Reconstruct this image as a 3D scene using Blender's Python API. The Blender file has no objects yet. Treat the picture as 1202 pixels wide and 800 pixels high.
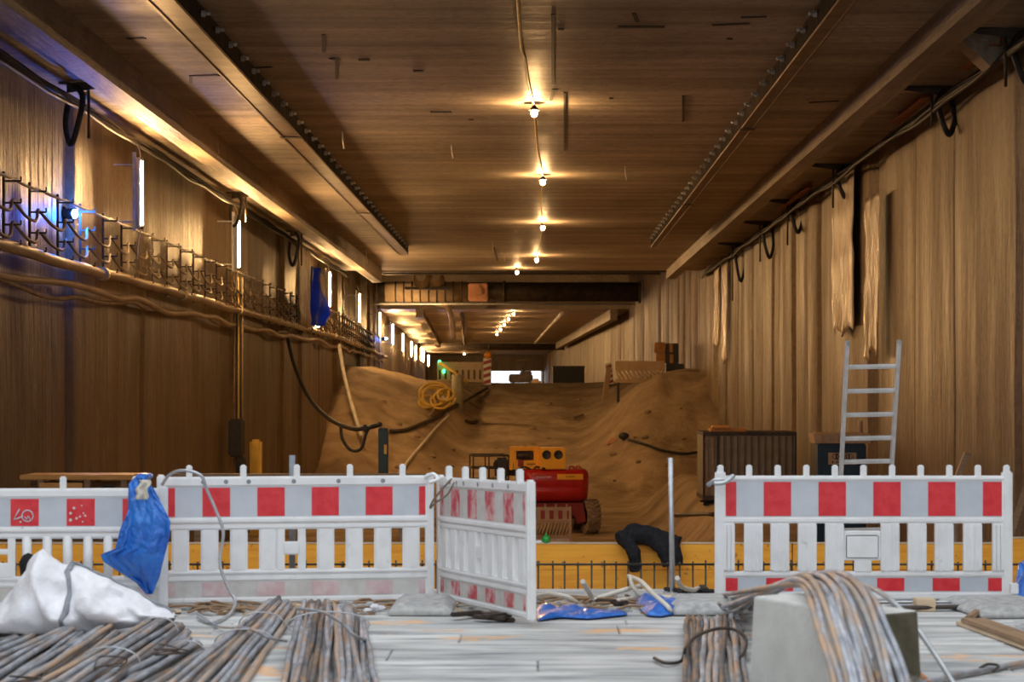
import bpy, bmesh, math, random
from mathutils import Vector, Matrix, noise as mnoise

random.seed(7)
PI = math.pi
scene = bpy.context.scene
COL = scene.collection
F = 2500.0            # focal length in pixels of the 1202 px wide frame
EYE = 1.45            # eye height above the timber deck (deck top is z = 0)
VX, VY = 631.0, 464.0

def P(px, py, d):
    return Vector(((px - VX) * d / F, d, EYE - (py - VY) * d / F))
def PZ(px, py, z):                      # the point of that direction at height z
    d = (EYE - z) * F / (py - VY)
    return P(px, py, d)
def lerp(a, b, t): return a + (b - a) * t
def sstep(a, b, x):
    t = max(0.0, min(1.0, (x - a) / (b - a))); return t * t * (3 - 2 * t)
def nz(x, y, z=0.0): return mnoise.noise(Vector((x, y, z)))
def bend(y): return -0.032 * max(0.0, y - 78.0)     # the tunnel turns slightly left

# ------------------------------------------------------------------ materials
MATS = {}
def ramp_set(n, stops):
    el = n.color_ramp.elements
    while len(el) > 1: el.remove(el[-1])
    el[0].position, el[0].color = stops[0][0], (*stops[0][1], 1)
    for p, c in stops[1:]:
        e = el.new(p); e.color = (*c, 1)
def pmat(name, c1, c2=None, nscale=6.0, stretch=(1, 1, 1), stops=(.35, .65), rough=.7, metal=0.0, bump=0.0,
         bscale=None, bstretch=None, spec=.5, island=0.0, detail=6.0, c3=None, c3scale=1.0, c3stops=(.55, .7),
         c3stretch=None, rough2=None, coat=0.0, objrand=0.0):
    if name in MATS: return MATS[name]
    m = bpy.data.materials.new(name); m.use_nodes = True
    nt = m.node_tree; N = nt.nodes; L = nt.links
    b = N['Principled BSDF']
    b.inputs['Roughness'].default_value = rough; b.inputs['Metallic'].default_value = metal
    b.inputs['Specular IOR Level'].default_value = spec
    b.inputs['Coat Weight'].default_value = coat
    tc = N.new('ShaderNodeTexCoord')
    def noise_at(scale, st, det=detail):
        mp = N.new('ShaderNodeMapping'); mp.inputs['Scale'].default_value = st
        L.new(tc.outputs['Object'], mp.inputs['Vector'])
        if objrand:
            oi = N.new('ShaderNodeObjectInfo'); ml = N.new('ShaderNodeMath'); ml.operation = 'MULTIPLY'; ml.inputs[1].default_value = objrand
            L.new(oi.outputs['Random'], ml.inputs[0]); L.new(ml.outputs[0], mp.inputs['Location'])
        n = N.new('ShaderNodeTexNoise'); n.inputs['Scale'].default_value = scale; n.inputs['Detail'].default_value = det
        n.inputs['Roughness'].default_value = .62
        L.new(mp.outputs[0], n.inputs['Vector']); return n
    col = None
    if c2 is not None:
        n = noise_at(nscale, stretch); r = N.new('ShaderNodeValToRGB'); ramp_set(r, [(stops[0], c1), (stops[1], c2)])
        L.new(n.outputs['Fac'], r.inputs['Fac']); col = r.outputs['Color']
        if rough2 is not None:
            mr = N.new('ShaderNodeMapRange'); mr.inputs['From Min'].default_value = stops[0]; mr.inputs['From Max'].default_value = stops[1]
            mr.inputs['To Min'].default_value = rough; mr.inputs['To Max'].default_value = rough2
            L.new(n.outputs['Fac'], mr.inputs['Value']); L.new(mr.outputs[0], b.inputs['Roughness'])
    if c3 is not None:
        n = noise_at(c3scale, c3stretch or stretch); r = N.new('ShaderNodeValToRGB'); ramp_set(r, [(c3stops[0], (0, 0, 0)), (c3stops[1], (1, 1, 1))])
        L.new(n.outputs['Fac'], r.inputs['Fac'])
        mx = N.new('ShaderNodeMix'); mx.data_type = 'RGBA'
        L.new(r.outputs['Color'], mx.inputs[0]); L.new(col, mx.inputs[6]); mx.inputs[7].default_value = (*c3, 1); col = mx.outputs[2]
    if island > 0:
        g = N.new('ShaderNodeNewGeometry'); mr = N.new('ShaderNodeMapRange')
        mr.inputs['To Min'].default_value = 1 - island; mr.inputs['To Max'].default_value = 1 + island
        L.new(g.outputs['Random Per Island'], mr.inputs['Value'])
        hs = N.new('ShaderNodeHueSaturation'); L.new(mr.outputs[0], hs.inputs['Value'])
        if col is not None: L.new(col, hs.inputs['Color'])
        else: hs.inputs['Color'].default_value = (*c1, 1)
        col = hs.outputs['Color']
    if col is not None: L.new(col, b.inputs['Base Color'])
    else: b.inputs['Base Color'].default_value = (*c1, 1)
    if bump > 0:
        n = noise_at(bscale or nscale, bstretch or stretch); bp = N.new('ShaderNodeBump'); bp.inputs['Strength'].default_value = 1.0
        bp.inputs['Distance'].default_value = bump
        L.new(n.outputs['Fac'], bp.inputs['Height']); L.new(bp.outputs[0], b.inputs['Normal'])
    MATS[name] = m; return m
def emat(name, color, strength):
    if name in MATS: return MATS[name]
    m = bpy.data.materials.new(name); m.use_nodes = True
    b = m.node_tree.nodes['Principled BSDF']
    b.inputs['Base Color'].default_value = (*color, 1)
    b.inputs['Emission Color'].default_value = (*color, 1); b.inputs['Emission Strength'].default_value = strength
    MATS[name] = m; return m

def concrete(name, base, dark, stretch, seam_axis, seam_every, seam_w, rough=.6, streak=None, spots=None, rough_lo=None, bumpd=.02, spec=.5):
    """Board-marked concrete: streaks along one direction, big blotches, fine board lines."""
    m = bpy.data.materials.new(name); m.use_nodes = True
    nt = m.node_tree; N = nt.nodes; L = nt.links; b = N['Principled BSDF']; b.inputs['Specular IOR Level'].default_value = spec
    tc = N.new('ShaderNodeTexCoord')
    def noi(st, det=7, scale=1.0, rg=.62):
        mp = N.new('ShaderNodeMapping'); mp.inputs['Scale'].default_value = st
        L.new(tc.outputs['Object'], mp.inputs['Vector'])
        n = N.new('ShaderNodeTexNoise'); n.inputs['Scale'].default_value = scale; n.inputs['Detail'].default_value = det
        n.inputs['Roughness'].default_value = rg
        L.new(mp.outputs[0], n.inputs['Vector']); return n.outputs['Fac']
    def rampv(v, p0, p1, c0=(0, 0, 0), c1=(1, 1, 1)):
        r = N.new('ShaderNodeValToRGB'); ramp_set(r, [(p0, c0), (p1, c1)]); L.new(v, r.inputs['Fac']); return r.outputs['Color']
    def mix(f, a, c, fac_mul=1.0):
        mx = N.new('ShaderNodeMix'); mx.data_type = 'RGBA'
        if fac_mul != 1.0:
            mm = N.new('ShaderNodeMath'); mm.operation = 'MULTIPLY'; mm.inputs[1].default_value = fac_mul; L.new(f, mm.inputs[0]); f = mm.outputs[0]
        L.new(f, mx.inputs[0])
        for k, s in ((6, a), (7, c)):
            if isinstance(s, tuple): mx.inputs[k].default_value = (*s, 1)
            else: L.new(s, mx.inputs[k])
        return mx.outputs[2]
    streaks = noi(stretch)
    col = rampv(streaks, .34, .68, dark, base)
    blot = noi(tuple(.35 if s < 1 else .25 * min(s, 2) for s in stretch), 5)
    col = mix(rampv(blot, .42, .68), col, tuple(c * .62 for c in dark), .6)
    if spots:
        sp = noi((.9, .9, .9), 6, 1.0)
        col = mix(rampv(sp, .6, .72), col, spots, .5)
    if streak:
        st = noi(tuple(s * 2.3 for s in stretch), 4)
        col = mix(rampv(st, .62, .70), col, streak, .55)
    gr = noi((7, 7, 7), 8, 1.0, .75)
    col = mix(rampv(gr, .46, .68), col, tuple(c * .5 for c in dark), .6)
    L.new(col, b.inputs['Base Color'])
    if rough_lo is not None:
        rr = N.new('ShaderNodeMapRange'); rr.inputs['From Min'].default_value = .35; rr.inputs['From Max'].default_value = .65
        rr.inputs['To Min'].default_value = rough_lo; rr.inputs['To Max'].default_value = rough
        L.new(noi(tuple(s * .8 for s in stretch), 5), rr.inputs['Value']); L.new(rr.outputs[0], b.inputs['Roughness'])
    else: b.inputs['Roughness'].default_value = rough
    fine = noi(tuple(s * 4 for s in stretch), 5)
    ad = N.new('ShaderNodeMath'); ad.operation = 'ADD'; L.new(streaks, ad.inputs[0]); L.new(fine, ad.inputs[1])
    last = ad.outputs[0]
    if seam_every:
        sx = N.new('ShaderNodeSeparateXYZ'); L.new(tc.outputs['Object'], sx.inputs[0])
        md = N.new('ShaderNodeMath'); md.operation = 'PINGPONG'; md.inputs[1].default_value = seam_every / 2
        L.new(sx.outputs[seam_axis], md.inputs[0])
        lt = N.new('ShaderNodeMath'); lt.operation = 'LESS_THAN'; lt.inputs[1].default_value = seam_w; L.new(md.outputs[0], lt.inputs[0])
        sb = N.new('ShaderNodeMath'); sb.operation = 'SUBTRACT'; L.new(last, sb.inputs[0]); L.new(lt.outputs[0], sb.inputs[1]); last = sb.outputs[0]
    bp = N.new('ShaderNodeBump'); bp.inputs['Distance'].default_value = bumpd; L.new(last, bp.inputs['Height']); L.new(bp.outputs[0], b.inputs['Normal'])
    MATS[name] = m; return m

M_WALL = concrete('wall_concrete', (.30, .212, .122), (.18, .122, .068), (1.5, 1.5, .25), 1, 0, 0, rough=.62, streak=(.17, .125, .08), spots=(.38, .29, .185), rough_lo=.42, bumpd=.035)
M_CEIL = concrete('ceiling_concrete', (.64, .54, .43), (.33, .27, .205), (.10, 1.9, .5), 1, 1.25, .018, rough=.62, streak=(.09, .07, .06), spots=(.44, .38, .30), rough_lo=.45, bumpd=.005, spec=.1)
M_BEAMC = concrete('beam_concrete', (.46, .37, .27), (.26, .20, .14), (2.5, .25, 2.5), 1, 0, 0, rough=.55, streak=(.12, .09, .07), bumpd=.015)
M_SOIL = pmat('sandy_soil', (.29, .21, .13), (.54, .405, .255), nscale=.45, stops=(.3, .6), rough=.92, bump=.05, bscale=5.5, detail=9, c3=(.27, .195, .12), c3scale=.7, c3stops=(.46, .66), spec=.2)
M_DECK = pmat('weathered_timber', (.25, .26, .27), (.60, .60, .585), nscale=2.2, stretch=(.55, 2.6, 3), stops=(.34, .60), rough=.8, bump=.02, detail=9, island=.12, c3=(.66, .42, .25), c3scale=1.1, c3stretch=(.8, 1.5, 2), c3stops=(.60, .63))
M_WOODY = pmat('yellow_formwork_board', (.84, .31, .02), (.98, .45, .035), nscale=2.0, stretch=(.8, 9, 9), stops=(.3, .62), rough=.55, bump=.004, island=.1, c3=(.34, .15, .03), c3scale=8.5, c3stretch=(1, 1, 1), c3stops=(.60, .67))
M_WOODO = pmat('orange_timber', (.66, .30, .07), (.82, .42, .12), nscale=3, stretch=(.7, 8, 8), rough=.6, island=.1)
M_WOODB = pmat('brown_timber', (.22, .13, .07), (.36, .23, .13), nscale=3, stretch=(.7, 8, 8), rough=.7, island=.15)
M_WOODL = pmat('pale_timber', (.55, .40, .26), (.70, .55, .38), nscale=4, stretch=(1, 6, 6), rough=.7)
M_WHITE = pmat('white_plastic', (.74, .75, .76), (.86, .87, .88), nscale=5, stops=(.25, .55), rough=.45, c3=(.52, .51, .49), c3scale=9, c3stops=(.66, .78))
M_GREYR = pmat('grey_reflective_film', (.50, .55, .62), (.60, .64, .70), nscale=4, rough=.4)
M_RED = pmat('red_reflective_film', (.66, .018, .03), (.74, .04, .05), nscale=14, stops=(.4, .6), rough=.35, c3=(.8, .6, .55), c3scale=16, c3stops=(.72, .75))
M_PINK = pmat('faded_red_film', (.55, .06, .08), (.72, .50, .50), nscale=9, stops=(.42, .62), rough=.5)
M_PALE = pmat('very_faded_red_film', (.62, .40, .42), (.70, .60, .60), nscale=9, rough=.5)
M_DIRTY = pmat('dirty_white_film', (.55, .53, .50), (.68, .68, .67), nscale=7, rough=.5)
M_STEEL = pmat('rusty_rebar_steel', (.20, .21, .235), (.48, .51, .57), nscale=5, rough=.5, metal=.35, stretch=(2, .7, 2), c3=(.47, .31, .20), c3scale=3.2, c3stretch=(2, .6, 2), c3stops=(.50, .66), bump=.003, bscale=60, island=.3, objrand=60)
M_STEELD = pmat('dark_rebar_steel', (.06, .06, .065), (.18, .18, .19), nscale=5, rough=.55, metal=.3, stretch=(2, .7, 2), c3=(.30, .19, .12), c3scale=3.2, c3stretch=(2, .6, 2), c3stops=(.48, .62), bump=.003, bscale=60, objrand=60)
M_STEELB = pmat('brown_rebar_steel', (.24, .22, .21), (.40, .38, .37), nscale=5, rough=.6, metal=.2, stretch=(2, .7, 2), c3=(.50, .34, .23), c3scale=3.2, c3stretch=(2, .5, 2), c3stops=(.42, .58), bump=.003, bscale=60, objrand=60)
M_GALV = pmat('galvanised_steel', (.42, .44, .46), (.62, .64, .66), nscale=9, rough=.4, metal=.6)
M_DARK = pmat('dark_steel', (.045, .035, .03), (.10, .075, .055), nscale=3, rough=.55, metal=.3)
M_WEBSHADE = pmat('channel_shade_dark', (.022, .017, .014), (.05, .038, .03), nscale=3, rough=.95, spec=.05)  # near-black colour standing for shade inside the channel beams
M_BEAMS = pmat('brown_painted_steel', (.13, .08, .05), (.26, .17, .11), nscale=2.5, rough=.42, metal=.35, c3=(.36, .27, .19), c3scale=1.2, c3stretch=(3, .3, 3), c3stops=(.6, .7))
M_RUST = pmat('rusty_steel', (.30, .11, .04), (.48, .22, .09), nscale=6, rough=.75)
M_BLACK = pmat('black_rubber', (.018, .018, .02), (.04, .04, .042), nscale=12, rough=.6)
M_CABLE = pmat('dusty_cable', (.20, .15, .10), (.34, .27, .18), nscale=4, rough=.7)
M_YCABLE = pmat('yellow_cable', (.60, .38, .06), (.72, .50, .10), nscale=4, rough=.5)
M_WCABLE = pmat('pale_hose', (.55, .50, .42), (.72, .68, .60), nscale=4, rough=.6)
M_PIPE = pmat('dusty_pipe', (.34, .25, .16), (.50, .40, .28), nscale=2, stretch=(1, .4, 1), rough=.5)
M_BLUE = pmat('blue_tarpaulin', (.010, .115, .56), (.03, .24, .80), nscale=3.5, stops=(.3, .7), rough=.3, bump=.045, bscale=8, coat=.4)
M_BAG = pmat('white_woven_plastic', (.78, .78, .84), (.88, .88, .92), nscale=6, rough=.55, bump=.03, bscale=4.5)
M_STRAP = pmat('grey_webbing', (.22, .24, .27), (.30, .32, .36), nscale=30, rough=.8)
M_BLOCK = pmat('cast_concrete', (.50, .50, .48), (.62, .62, .595), nscale=4, rough=.85, bump=.004, bscale=30, c3=(.34, .34, .31), c3scale=2.2, c3stops=(.6, .75))
M_MOSS = pmat('mossy_concrete', (.035, .03, .018), (.11, .095, .06), nscale=5, rough=.9, bump=.006, c3=(.32, .32, .28), c3scale=3.3, c3stops=(.58, .64))
M_RUBG = pmat('grey_recycled_rubber', (.30, .30, .30), (.50, .50, .49), nscale=14, rough=.9, bump=.004)
M_CLOTH = pmat('black_cloth', (.010, .010, .012), (.022, .022, .026), nscale=30, rough=.85, bump=.006, bscale=22, spec=.25)
M_LRED = pmat('red_machine_paint', (.42, .008, .010), (.50, .014, .014), nscale=3, rough=.28, coat=.3)
M_LDRED = pmat('dusty_red_paint', (.22, .015, .012), (.32, .03, .02), nscale=3, rough=.5)
M_LYEL = pmat('yellow_machine_paint', (.88, .42, .008), (.94, .48, .015), nscale=3, rough=.35)
M_TYRE = pmat('dusty_tyre_rubber', (.20, .14, .085), (.34, .25, .16), nscale=9, rough=.9)
M_TEAL = pmat('dark_teal_paint', (.012, .045, .06), (.02, .07, .09), nscale=4, rough=.45)
M_NAVY = pmat('dark_blue_plastic', (.010, .035, .065), (.016, .055, .09), nscale=4, rough=.4)
M_BEIGE = pmat('beige_plastic', (.50, .36, .22), (.60, .45, .29), nscale=3, rough=.6)
M_SHEETM = pmat('grey_corrugated_sheet', (.20, .18, .145), (.28, .255, .21), nscale=3, rough=.55, metal=.2)
M_PLAST = pmat('dusty_plastic_film', (.34, .26, .17), (.54, .44, .31), nscale=2.5, stretch=(2, 2, .6), rough=.25, bump=.07, bscale=4, bstretch=(2, 2, .35))
M_BLUEF = pmat('blue_plastic_film', (.02, .06, .45), (.05, .14, .65), nscale=4, rough=.3, bump=.02, bscale=6)
_n = M_BLUEF.node_tree; _t = _n.nodes.new('ShaderNodeBsdfTranslucent'); _t.inputs['Color'].default_value = (.06, .16, .9, 1); _x = _n.nodes.new('ShaderNodeMixShader'); _x.inputs[0].default_value = .6
_n.links.new(_n.nodes['Principled BSDF'].outputs[0], _x.inputs[1]); _n.links.new(_t.outputs[0], _x.inputs[2]); _n.links.new(_x.outputs[0], _n.nodes['Material Output'].inputs['Surface'])
M_ALU = pmat('aluminium', (.60, .60, .60), (.78, .78, .78), nscale=9, rough=.5, metal=.15)
M_DUSTP = pmat('dusty_plastic', (.40, .29, .19), (.52, .40, .28), nscale=6, rough=.7)
M_CRATE = pmat('brown_crate', (.30, .14, .045), (.42, .21, .07), nscale=3, rough=.7)
M_LITSALMON = pmat('salmon_lit_steel', (.62, .30, .17), (.74, .40, .25), nscale=6, rough=.6)  # lamp light on the strut collar put into the colour
M_ORANGE = pmat('orange_plastic', (.75, .25, .02), (.85, .32, .03), nscale=4, rough=.4)
M_INK = pmat('black_ink', (.02, .02, .02), rough=.6)
M_GREEN = pmat('green_glass', (.02, .30, .04), (.04, .42, .06), nscale=8, rough=.15)
M_TUBE = emat('tube_glow', (1.0, .57, .22), 1450.0)
M_BULB = emat('bulb_glow', (1.0, .58, .235), 1450.0)
M_BLAMP = emat('blue_lamp_glow', (.02, .16, 1.0), 1100.0)
M_GLAMP = emat('green_sign_glow', (.05, .9, .25), 6.0)

# ------------------------------------------------------------------ mesh builder
class MB:
    def __init__(s): s.v = []; s.f = []; s.m = []; s.sm = []
    def add(s, vs, fs, mi=0, smooth=False):
        o = len(s.v); s.v += [tuple(v) for v in vs]
        for f in fs: s.f.append(tuple(i + o for i in f)); s.m.append(mi); s.sm.append(smooth)
        return s
    def box(s, a, b, mi=0, M=None):
        (x0, y0, z0), (x1, y1, z1) = a, b
        vs = [Vector(p) for p in ((x0, y0, z0), (x1, y0, z0), (x1, y1, z0), (x0, y1, z0), (x0, y0, z1), (x1, y0, z1), (x1, y1, z1), (x0, y1, z1))]
        if M is not None: vs = [M @ v for v in vs]
        return s.add(vs, [(0, 3, 2, 1), (4, 5, 6, 7), (0, 1, 5, 4), (1, 2, 6, 5), (2, 3, 7, 6), (3, 0, 4, 7)], mi)
    def bbox(s, a, b, r=.01, mi=0, M=None, seg=2):        # bevelled box
        bm = bmesh.new(); bmesh.ops.create_cube(bm, size=1.0)
        c = [(p + q) / 2 for p, q in zip(a, b)]; d = [abs(q - p) for p, q in zip(a, b)]
        for v in bm.verts: v.co = Vector((c[0] + v.co.x * d[0], c[1] + v.co.y * d[1], c[2] + v.co.z * d[2]))
        bmesh.ops.bevel(bm, geom=bm.edges[:] , offset=min(r, min(d) * .45), segments=seg, affect='EDGES')
        bm.verts.index_update()
        vs = [v.co.copy() for v in bm.verts]
        if M is not None: vs = [M @ v for v in vs]
        s.add(vs, [tuple(v.index for v in f.verts) for f in bm.faces], mi, False); bm.free(); return s
    def cyl(s, p0, p1, r, n=10, r1=None, mi=0, caps=True, smooth=True):
        return s.tube([p0, p1], [r, r if r1 is None else r1], n, mi, caps, smooth)
    def tube(s, pts, r, n=8, mi=0, caps=True, smooth=True):
        pts = [Vector(p) for p in pts]; k = len(pts)
        rs = r if isinstance(r, (list, tuple)) else [r] * k
        up = None; rings = []
        for i in range(k):
            t = (pts[min(i + 1, k - 1)] - pts[max(i - 1, 0)])
            if t.length < 1e-9: t = Vector((0, 0, 1))
            t.normalize()
            if up is None:
                up = Vector((0, 0, 1)) if abs(t.z) < .9 else Vector((1, 0, 0))
            u = t.cross(up)
            if u.length < 1e-6: u = t.cross(Vector((1, 0, 0)))
            u.normalize(); w = u.cross(t); w.normalize(); up = w
            rings.append([pts[i] + (u * math.cos(2 * PI * j / n) + w * math.sin(2 * PI * j / n)) * rs[i] for j in range(n)])
        vs = [v for rg in rings for v in rg]
        fs = [(i * n + j, i * n + (j + 1) % n, (i + 1) * n + (j + 1) % n, (i + 1) * n + j) for i in range(k - 1) for j in range(n)]
        s.add(vs, fs, mi, smooth)
        if caps:
            s.add(rings[0], [tuple(range(n))[::-1]], mi); s.add(rings[-1], [tuple(range(n))], mi)
        return s
    def lathe(s, prof, n=20, M=None, mi=0, smooth=True):   # prof: (radius, height) pairs about z
        vs = []; k = len(prof)
        for (r, z) in prof:
            for j in range(n): vs.append(Vector((r * math.cos(2 * PI * j / n), r * math.sin(2 * PI * j / n), z)))
        if M is not None: vs = [M @ v for v in vs]
        fs = [(i * n + j, i * n + (j + 1) % n, (i + 1) * n + (j + 1) % n, (i + 1) * n + j) for i in range(k - 1) for j in range(n)]
        return s.add(vs, fs, mi, smooth)
    def sphere(s, c, r, n=12, mi=0, sc=(1, 1, 1)):
        k = n // 2; prof = [(max(1e-4, math.sin(PI * i / k)) * r, -math.cos(PI * i / k) * r) for i in range(k + 1)]
        return s.lathe(prof, n, Matrix.Translation(Vector(c)) @ Matrix.Diagonal((*sc, 1)), mi)
    def prism(s, poly, axis_vec, mi=0):                     # poly: list of 3D points, extruded along axis_vec
        a = [Vector(p) for p in poly]; n = len(a); b = [p + Vector(axis_vec) for p in a]
        return s.add(a + b, [tuple(range(n))[::-1], tuple(range(n, 2 * n))] + [(i, (i + 1) % n, n + (i + 1) % n, n + i) for i in range(n)], mi)
    def grid(s, fn, nu, nv, mi=0, smooth=True):
        vs = [fn(i / nu, j / nv) for j in range(nv + 1) for i in range(nu + 1)]
        fs = [(j * (nu + 1) + i, j * (nu + 1) + i + 1, (j + 1) * (nu + 1) + i + 1, (j + 1) * (nu + 1) + i) for j in range(nv) for i in range(nu)]
        return s.add(vs, fs, mi, smooth)
    def build(s, name, mats, parent=None, solid=0.0, recalc=True):
        me = bpy.data.meshes.new(name)
        me.from_pydata(s.v, [], s.f)
        for m in (mats if isinstance(mats, (list, tuple)) else [mats]): me.materials.append(m)
        me.polygons.foreach_set('material_index', s.m); me.polygons.foreach_set('use_smooth', s.sm)
        if recalc:
            bm = bmesh.new(); bm.from_mesh(me); bmesh.ops.remove_doubles(bm, verts=bm.verts[:], dist=1e-5)
            bmesh.ops.recalc_face_normals(bm, faces=bm.faces[:]); bm.to_mesh(me); bm.free()
        me.update()
        o = bpy.data.objects.new(name, me); COL.objects.link(o)
        if parent is not None: o.parent = parent
        if solid:
            md = o.modifiers.new('thickness', 'SOLIDIFY'); md.thickness = solid; md.offset = 0
        return o

def tag(o, label, cat, group=None, kind=None):
    o['label'] = label; o['category'] = cat
    if group: o['group'] = group
    if kind: o['kind'] = kind
    return o
def struct(o): o['kind'] = 'structure'; return o
def thing(name, label, cat, loc=(0, 0, 0), rz=0.0, group=None):
    o = bpy.data.objects.new(name, None); COL.objects.link(o); o.empty_display_size = .1
    o.location = loc; o.rotation_euler = (0, 0, rz); return tag(o, label, cat, group)
def copy_tree(o, parent=None):
    c = o.copy(); COL.objects.link(c); c.parent = parent
    for ch in list(o.children): copy_tree(ch, c)
    return c
def copy_part(o, parent, loc=None):
    c = o.copy(); COL.objects.link(c); c.parent = parent
    if loc is not None: c.location = loc
    return c
ORD = ['first', 'second', 'third', 'fourth', 'fifth', 'sixth', 'seventh', 'eighth', 'ninth', 'tenth', 'eleventh', 'twelfth', 'thirteenth',
       'fourteenth', 'fifteenth', 'sixteenth', 'seventeenth', 'eighteenth', 'nineteenth', 'twentieth']
def ordw(i):
    if i < 20: return ORD[i]
    n = i + 1
    t = {2: 'twenty', 3: 'thirty', 4: 'forty', 5: 'fifty', 6: 'sixty'}[n // 10]
    return (t[:-1] + 'ieth') if n % 10 == 0 else t + '-' + ORD[n % 10 - 1]
def smooth_path(pts, sub=6):            # Catmull-Rom through the points
    pts = [Vector(p) for p in pts]; out = []
    for i in range(len(pts) - 1):
        p0, p1, p2, p3 = pts[max(i - 1, 0)], pts[i], pts[i + 1], pts[min(i + 2, len(pts) - 1)]
        for k in range(sub):
            t = k / sub
            out.append(.5 * ((2 * p1) + (p2 - p0) * t + (2 * p0 - 5 * p1 + 4 * p2 - p3) * t * t + (3 * p1 - p0 - 3 * p2 + p3) * t ** 3))
    out.append(pts[-1]); return out

# ================================================================== SETTING
FLOOR = -2.05
def terr(x, y):
    xb = x - bend(y)
    c = lerp(-0.9, 0.55, sstep(70, 97, y))
    zp = FLOOR + 4.08 * max(0, min(1, (y - 70.5) / 26.5)) ** .92
    e = .8 * nz(x * .35, 3.1) + .35 * nz(x * 1.1, 9.7)
    if xb > c: zb = FLOOR + 4.25 * sstep(70.5 + e, 80.5 + e, y) + .25 * sstep(4.5, 6.5, xb) * sstep(72, 78, y)
    else: zb = FLOOR + 4.1 * sstep(66.5 + 2 * e, 86 + e, y) + .55 * sstep(4.0, 7.0, -xb) * sstep(70, 80, y)
    w = sstep(1.8, 5.2, xb - c) if xb > c else sstep(2.0, 4.2, c - xb)
    z = lerp(zp, zb, w)
    # raised strip along the right wall
    z += sstep(2.8, 4.3, x) * (.45 * sstep(34, 40, y) + .75 * sstep(41, 48, y)) * (1 - sstep(62, 72, y))
    amp = .04 + .11 * sstep(66, 74, y) * (1 - sstep(92, 98, y)) * (.35 + w)
    z += amp * (nz(x * .7, y * .55) + .5 * nz(x * 1.9, y * 1.4, 4.0))
    # tyre ruts across the floor
    if y < 70: z += .035 * math.sin(x * 2.2 + y * .55 + 2 * nz(x * .3, y * .2)) * nz(x * .25, y * .3, 2) * (1 - sstep(2.2, 3.0, x))
    if y > 97: z = lerp(z, 2.02 + .02 * nz(x * .6, y * .3), sstep(97, 100, y))
    return z
def hit(px, py, lo=21.0, hi=250.0):      # where the sight line through a pixel meets the soil
    d = lo
    while d < hi:
        p = P(px, py, d)
        if p.z <= terr(p.x, p.y): return Vector((p.x, p.y, terr(p.x, p.y)))
        d += .1
    return P(px, py, hi)

ys = []
y = 20.3
while y < 64: ys.append(y); y += .32
while y < 101: ys.append(y); y += .24
while y < 285: ys.append(y); y += 2.5
xs = [-8.6 + .16 * i for i in range(int(16.6 / .16) + 1)]
m = MB(); nxs = len(xs)
for yy in ys:
    for xx in xs: m.v.append((xx + bend(yy), yy, terr(xx + bend(yy), yy)))
for j in range(len(ys) - 1):
    for i in range(nxs - 1):
        a = j * nxs + i; m.f.append((a, a + 1, a + nxs + 1, a + nxs)); m.m.append(0); m.sm.append(True)
struct(m.build('floor', M_SOIL, recalc=False))

# --- side walls: diaphragm wall panels / piles with joints and small offsets
def wall_off_left(y):
    o = 0.0
    for (a, b, d) in LPAN:
        if a <= y < b:
            u = min(y - a, b - y)
            o = d - .10 * (1 - min(1, u / .14)) ** 2
            break
    return o
LPAN = []
rr = random.Random(3); y = -9.0
for b_, d_ in ((20, .0), (26.5, .04), (33.0, .0), (34.2, -.06), (40.1, .03), (46.5, .06), (52.0, .0), (54.6, .13), (57.5, .10), (62.5, -.05), (66.5, .04), (70.0, .12)):
    LPAN.append((y, b_, d_)); y = b_
while y < 262:
    b_ = y + rr.uniform(2.2, 4.2); LPAN.append((y, b_, rr.uniform(-.07, .12))); y = b_
RPAN = []
rr = random.Random(11); y = -9.0
for b_, d_ in ((18, 0), (24.5, .03), (28.6, .0), (33.0, .05), (36.6, .02), (40.0, -.02), (41.4, -.12), (45.2, .05), (48.8, .00), (50.6, .08), (53.2, .03), (56.0, .12), (58.3, .0)):
    RPAN.append((y, b_, d_)); y = b_
while y < 262:
    b_ = y + rr.uniform(1.7, 3.0); RPAN.append((y, b_, rr.uniform(-.05, .14))); y = b_
def wall_off_right(y):
    for (a, b, d) in RPAN:
        if a <= y < b:
            u = (y - a) / (b - a); s = math.sin(PI * u)
            return d + (.05 + .08 * sstep(40, 66, y)) * s - .15 * (1 - min(1, min(y - a, b - y) / .10)) ** 2
    return 0
def wall_mesh(name, side, base, offf):
    m = MB()
    yy = []; y = -9.0
    while y < 262:
        yy.append(y); y += (.09 if 19 < y < 75 else (.16 if 75 <= y < 130 else .7))
    zs = [-3.0, -1.5, 0, 1.5, 3, 4.5, 5.4, 6.2, 9.0]
    for y in yy:
        top = 6.6 if y < 18.1 else 9.0
        for z in zs:
            x = side * (base - offf(y)) + bend(y)
            x -= side * .03 * nz(y * .35, z * .5, side * 5.0)
            m.v.append((x, y, min(z, top) if z < 9 else top))
    k = len(zs)
    for j in range(len(yy) - 1):
        for i in range(k - 1):
            a = j * k + i; m.f.append((a, a + 1, a + k + 1, a + k)); m.m.append(0); m.sm.append(True)
    n0 = len(m.v)                        # thickness behind
    for y in yy:
        top = 6.6 if y < 18.1 else 9.0
        m.v.append((side * (base + .9) + bend(y), y, -3)); m.v.append((side * (base + .9) + bend(y), y, top))
    for j in range(len(yy) - 1):
        b0 = n0 + 2 * j
        m.f.append((b0, b0 + 1, b0 + 3, b0 + 2)); m.m.append(0); m.sm.append(False)
        m.f.append((j * k + k - 1, (j + 1) * k + k - 1, b0 + 3, b0 + 1)); m.m.append(0); m.sm.append(False)
    return struct(m.build(name, M_WALL))
wall_mesh('wall_left', -1, 7.5, wall_off_left)
wall_mesh('wall_right', 1, 6.5, wall_off_right)
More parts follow.
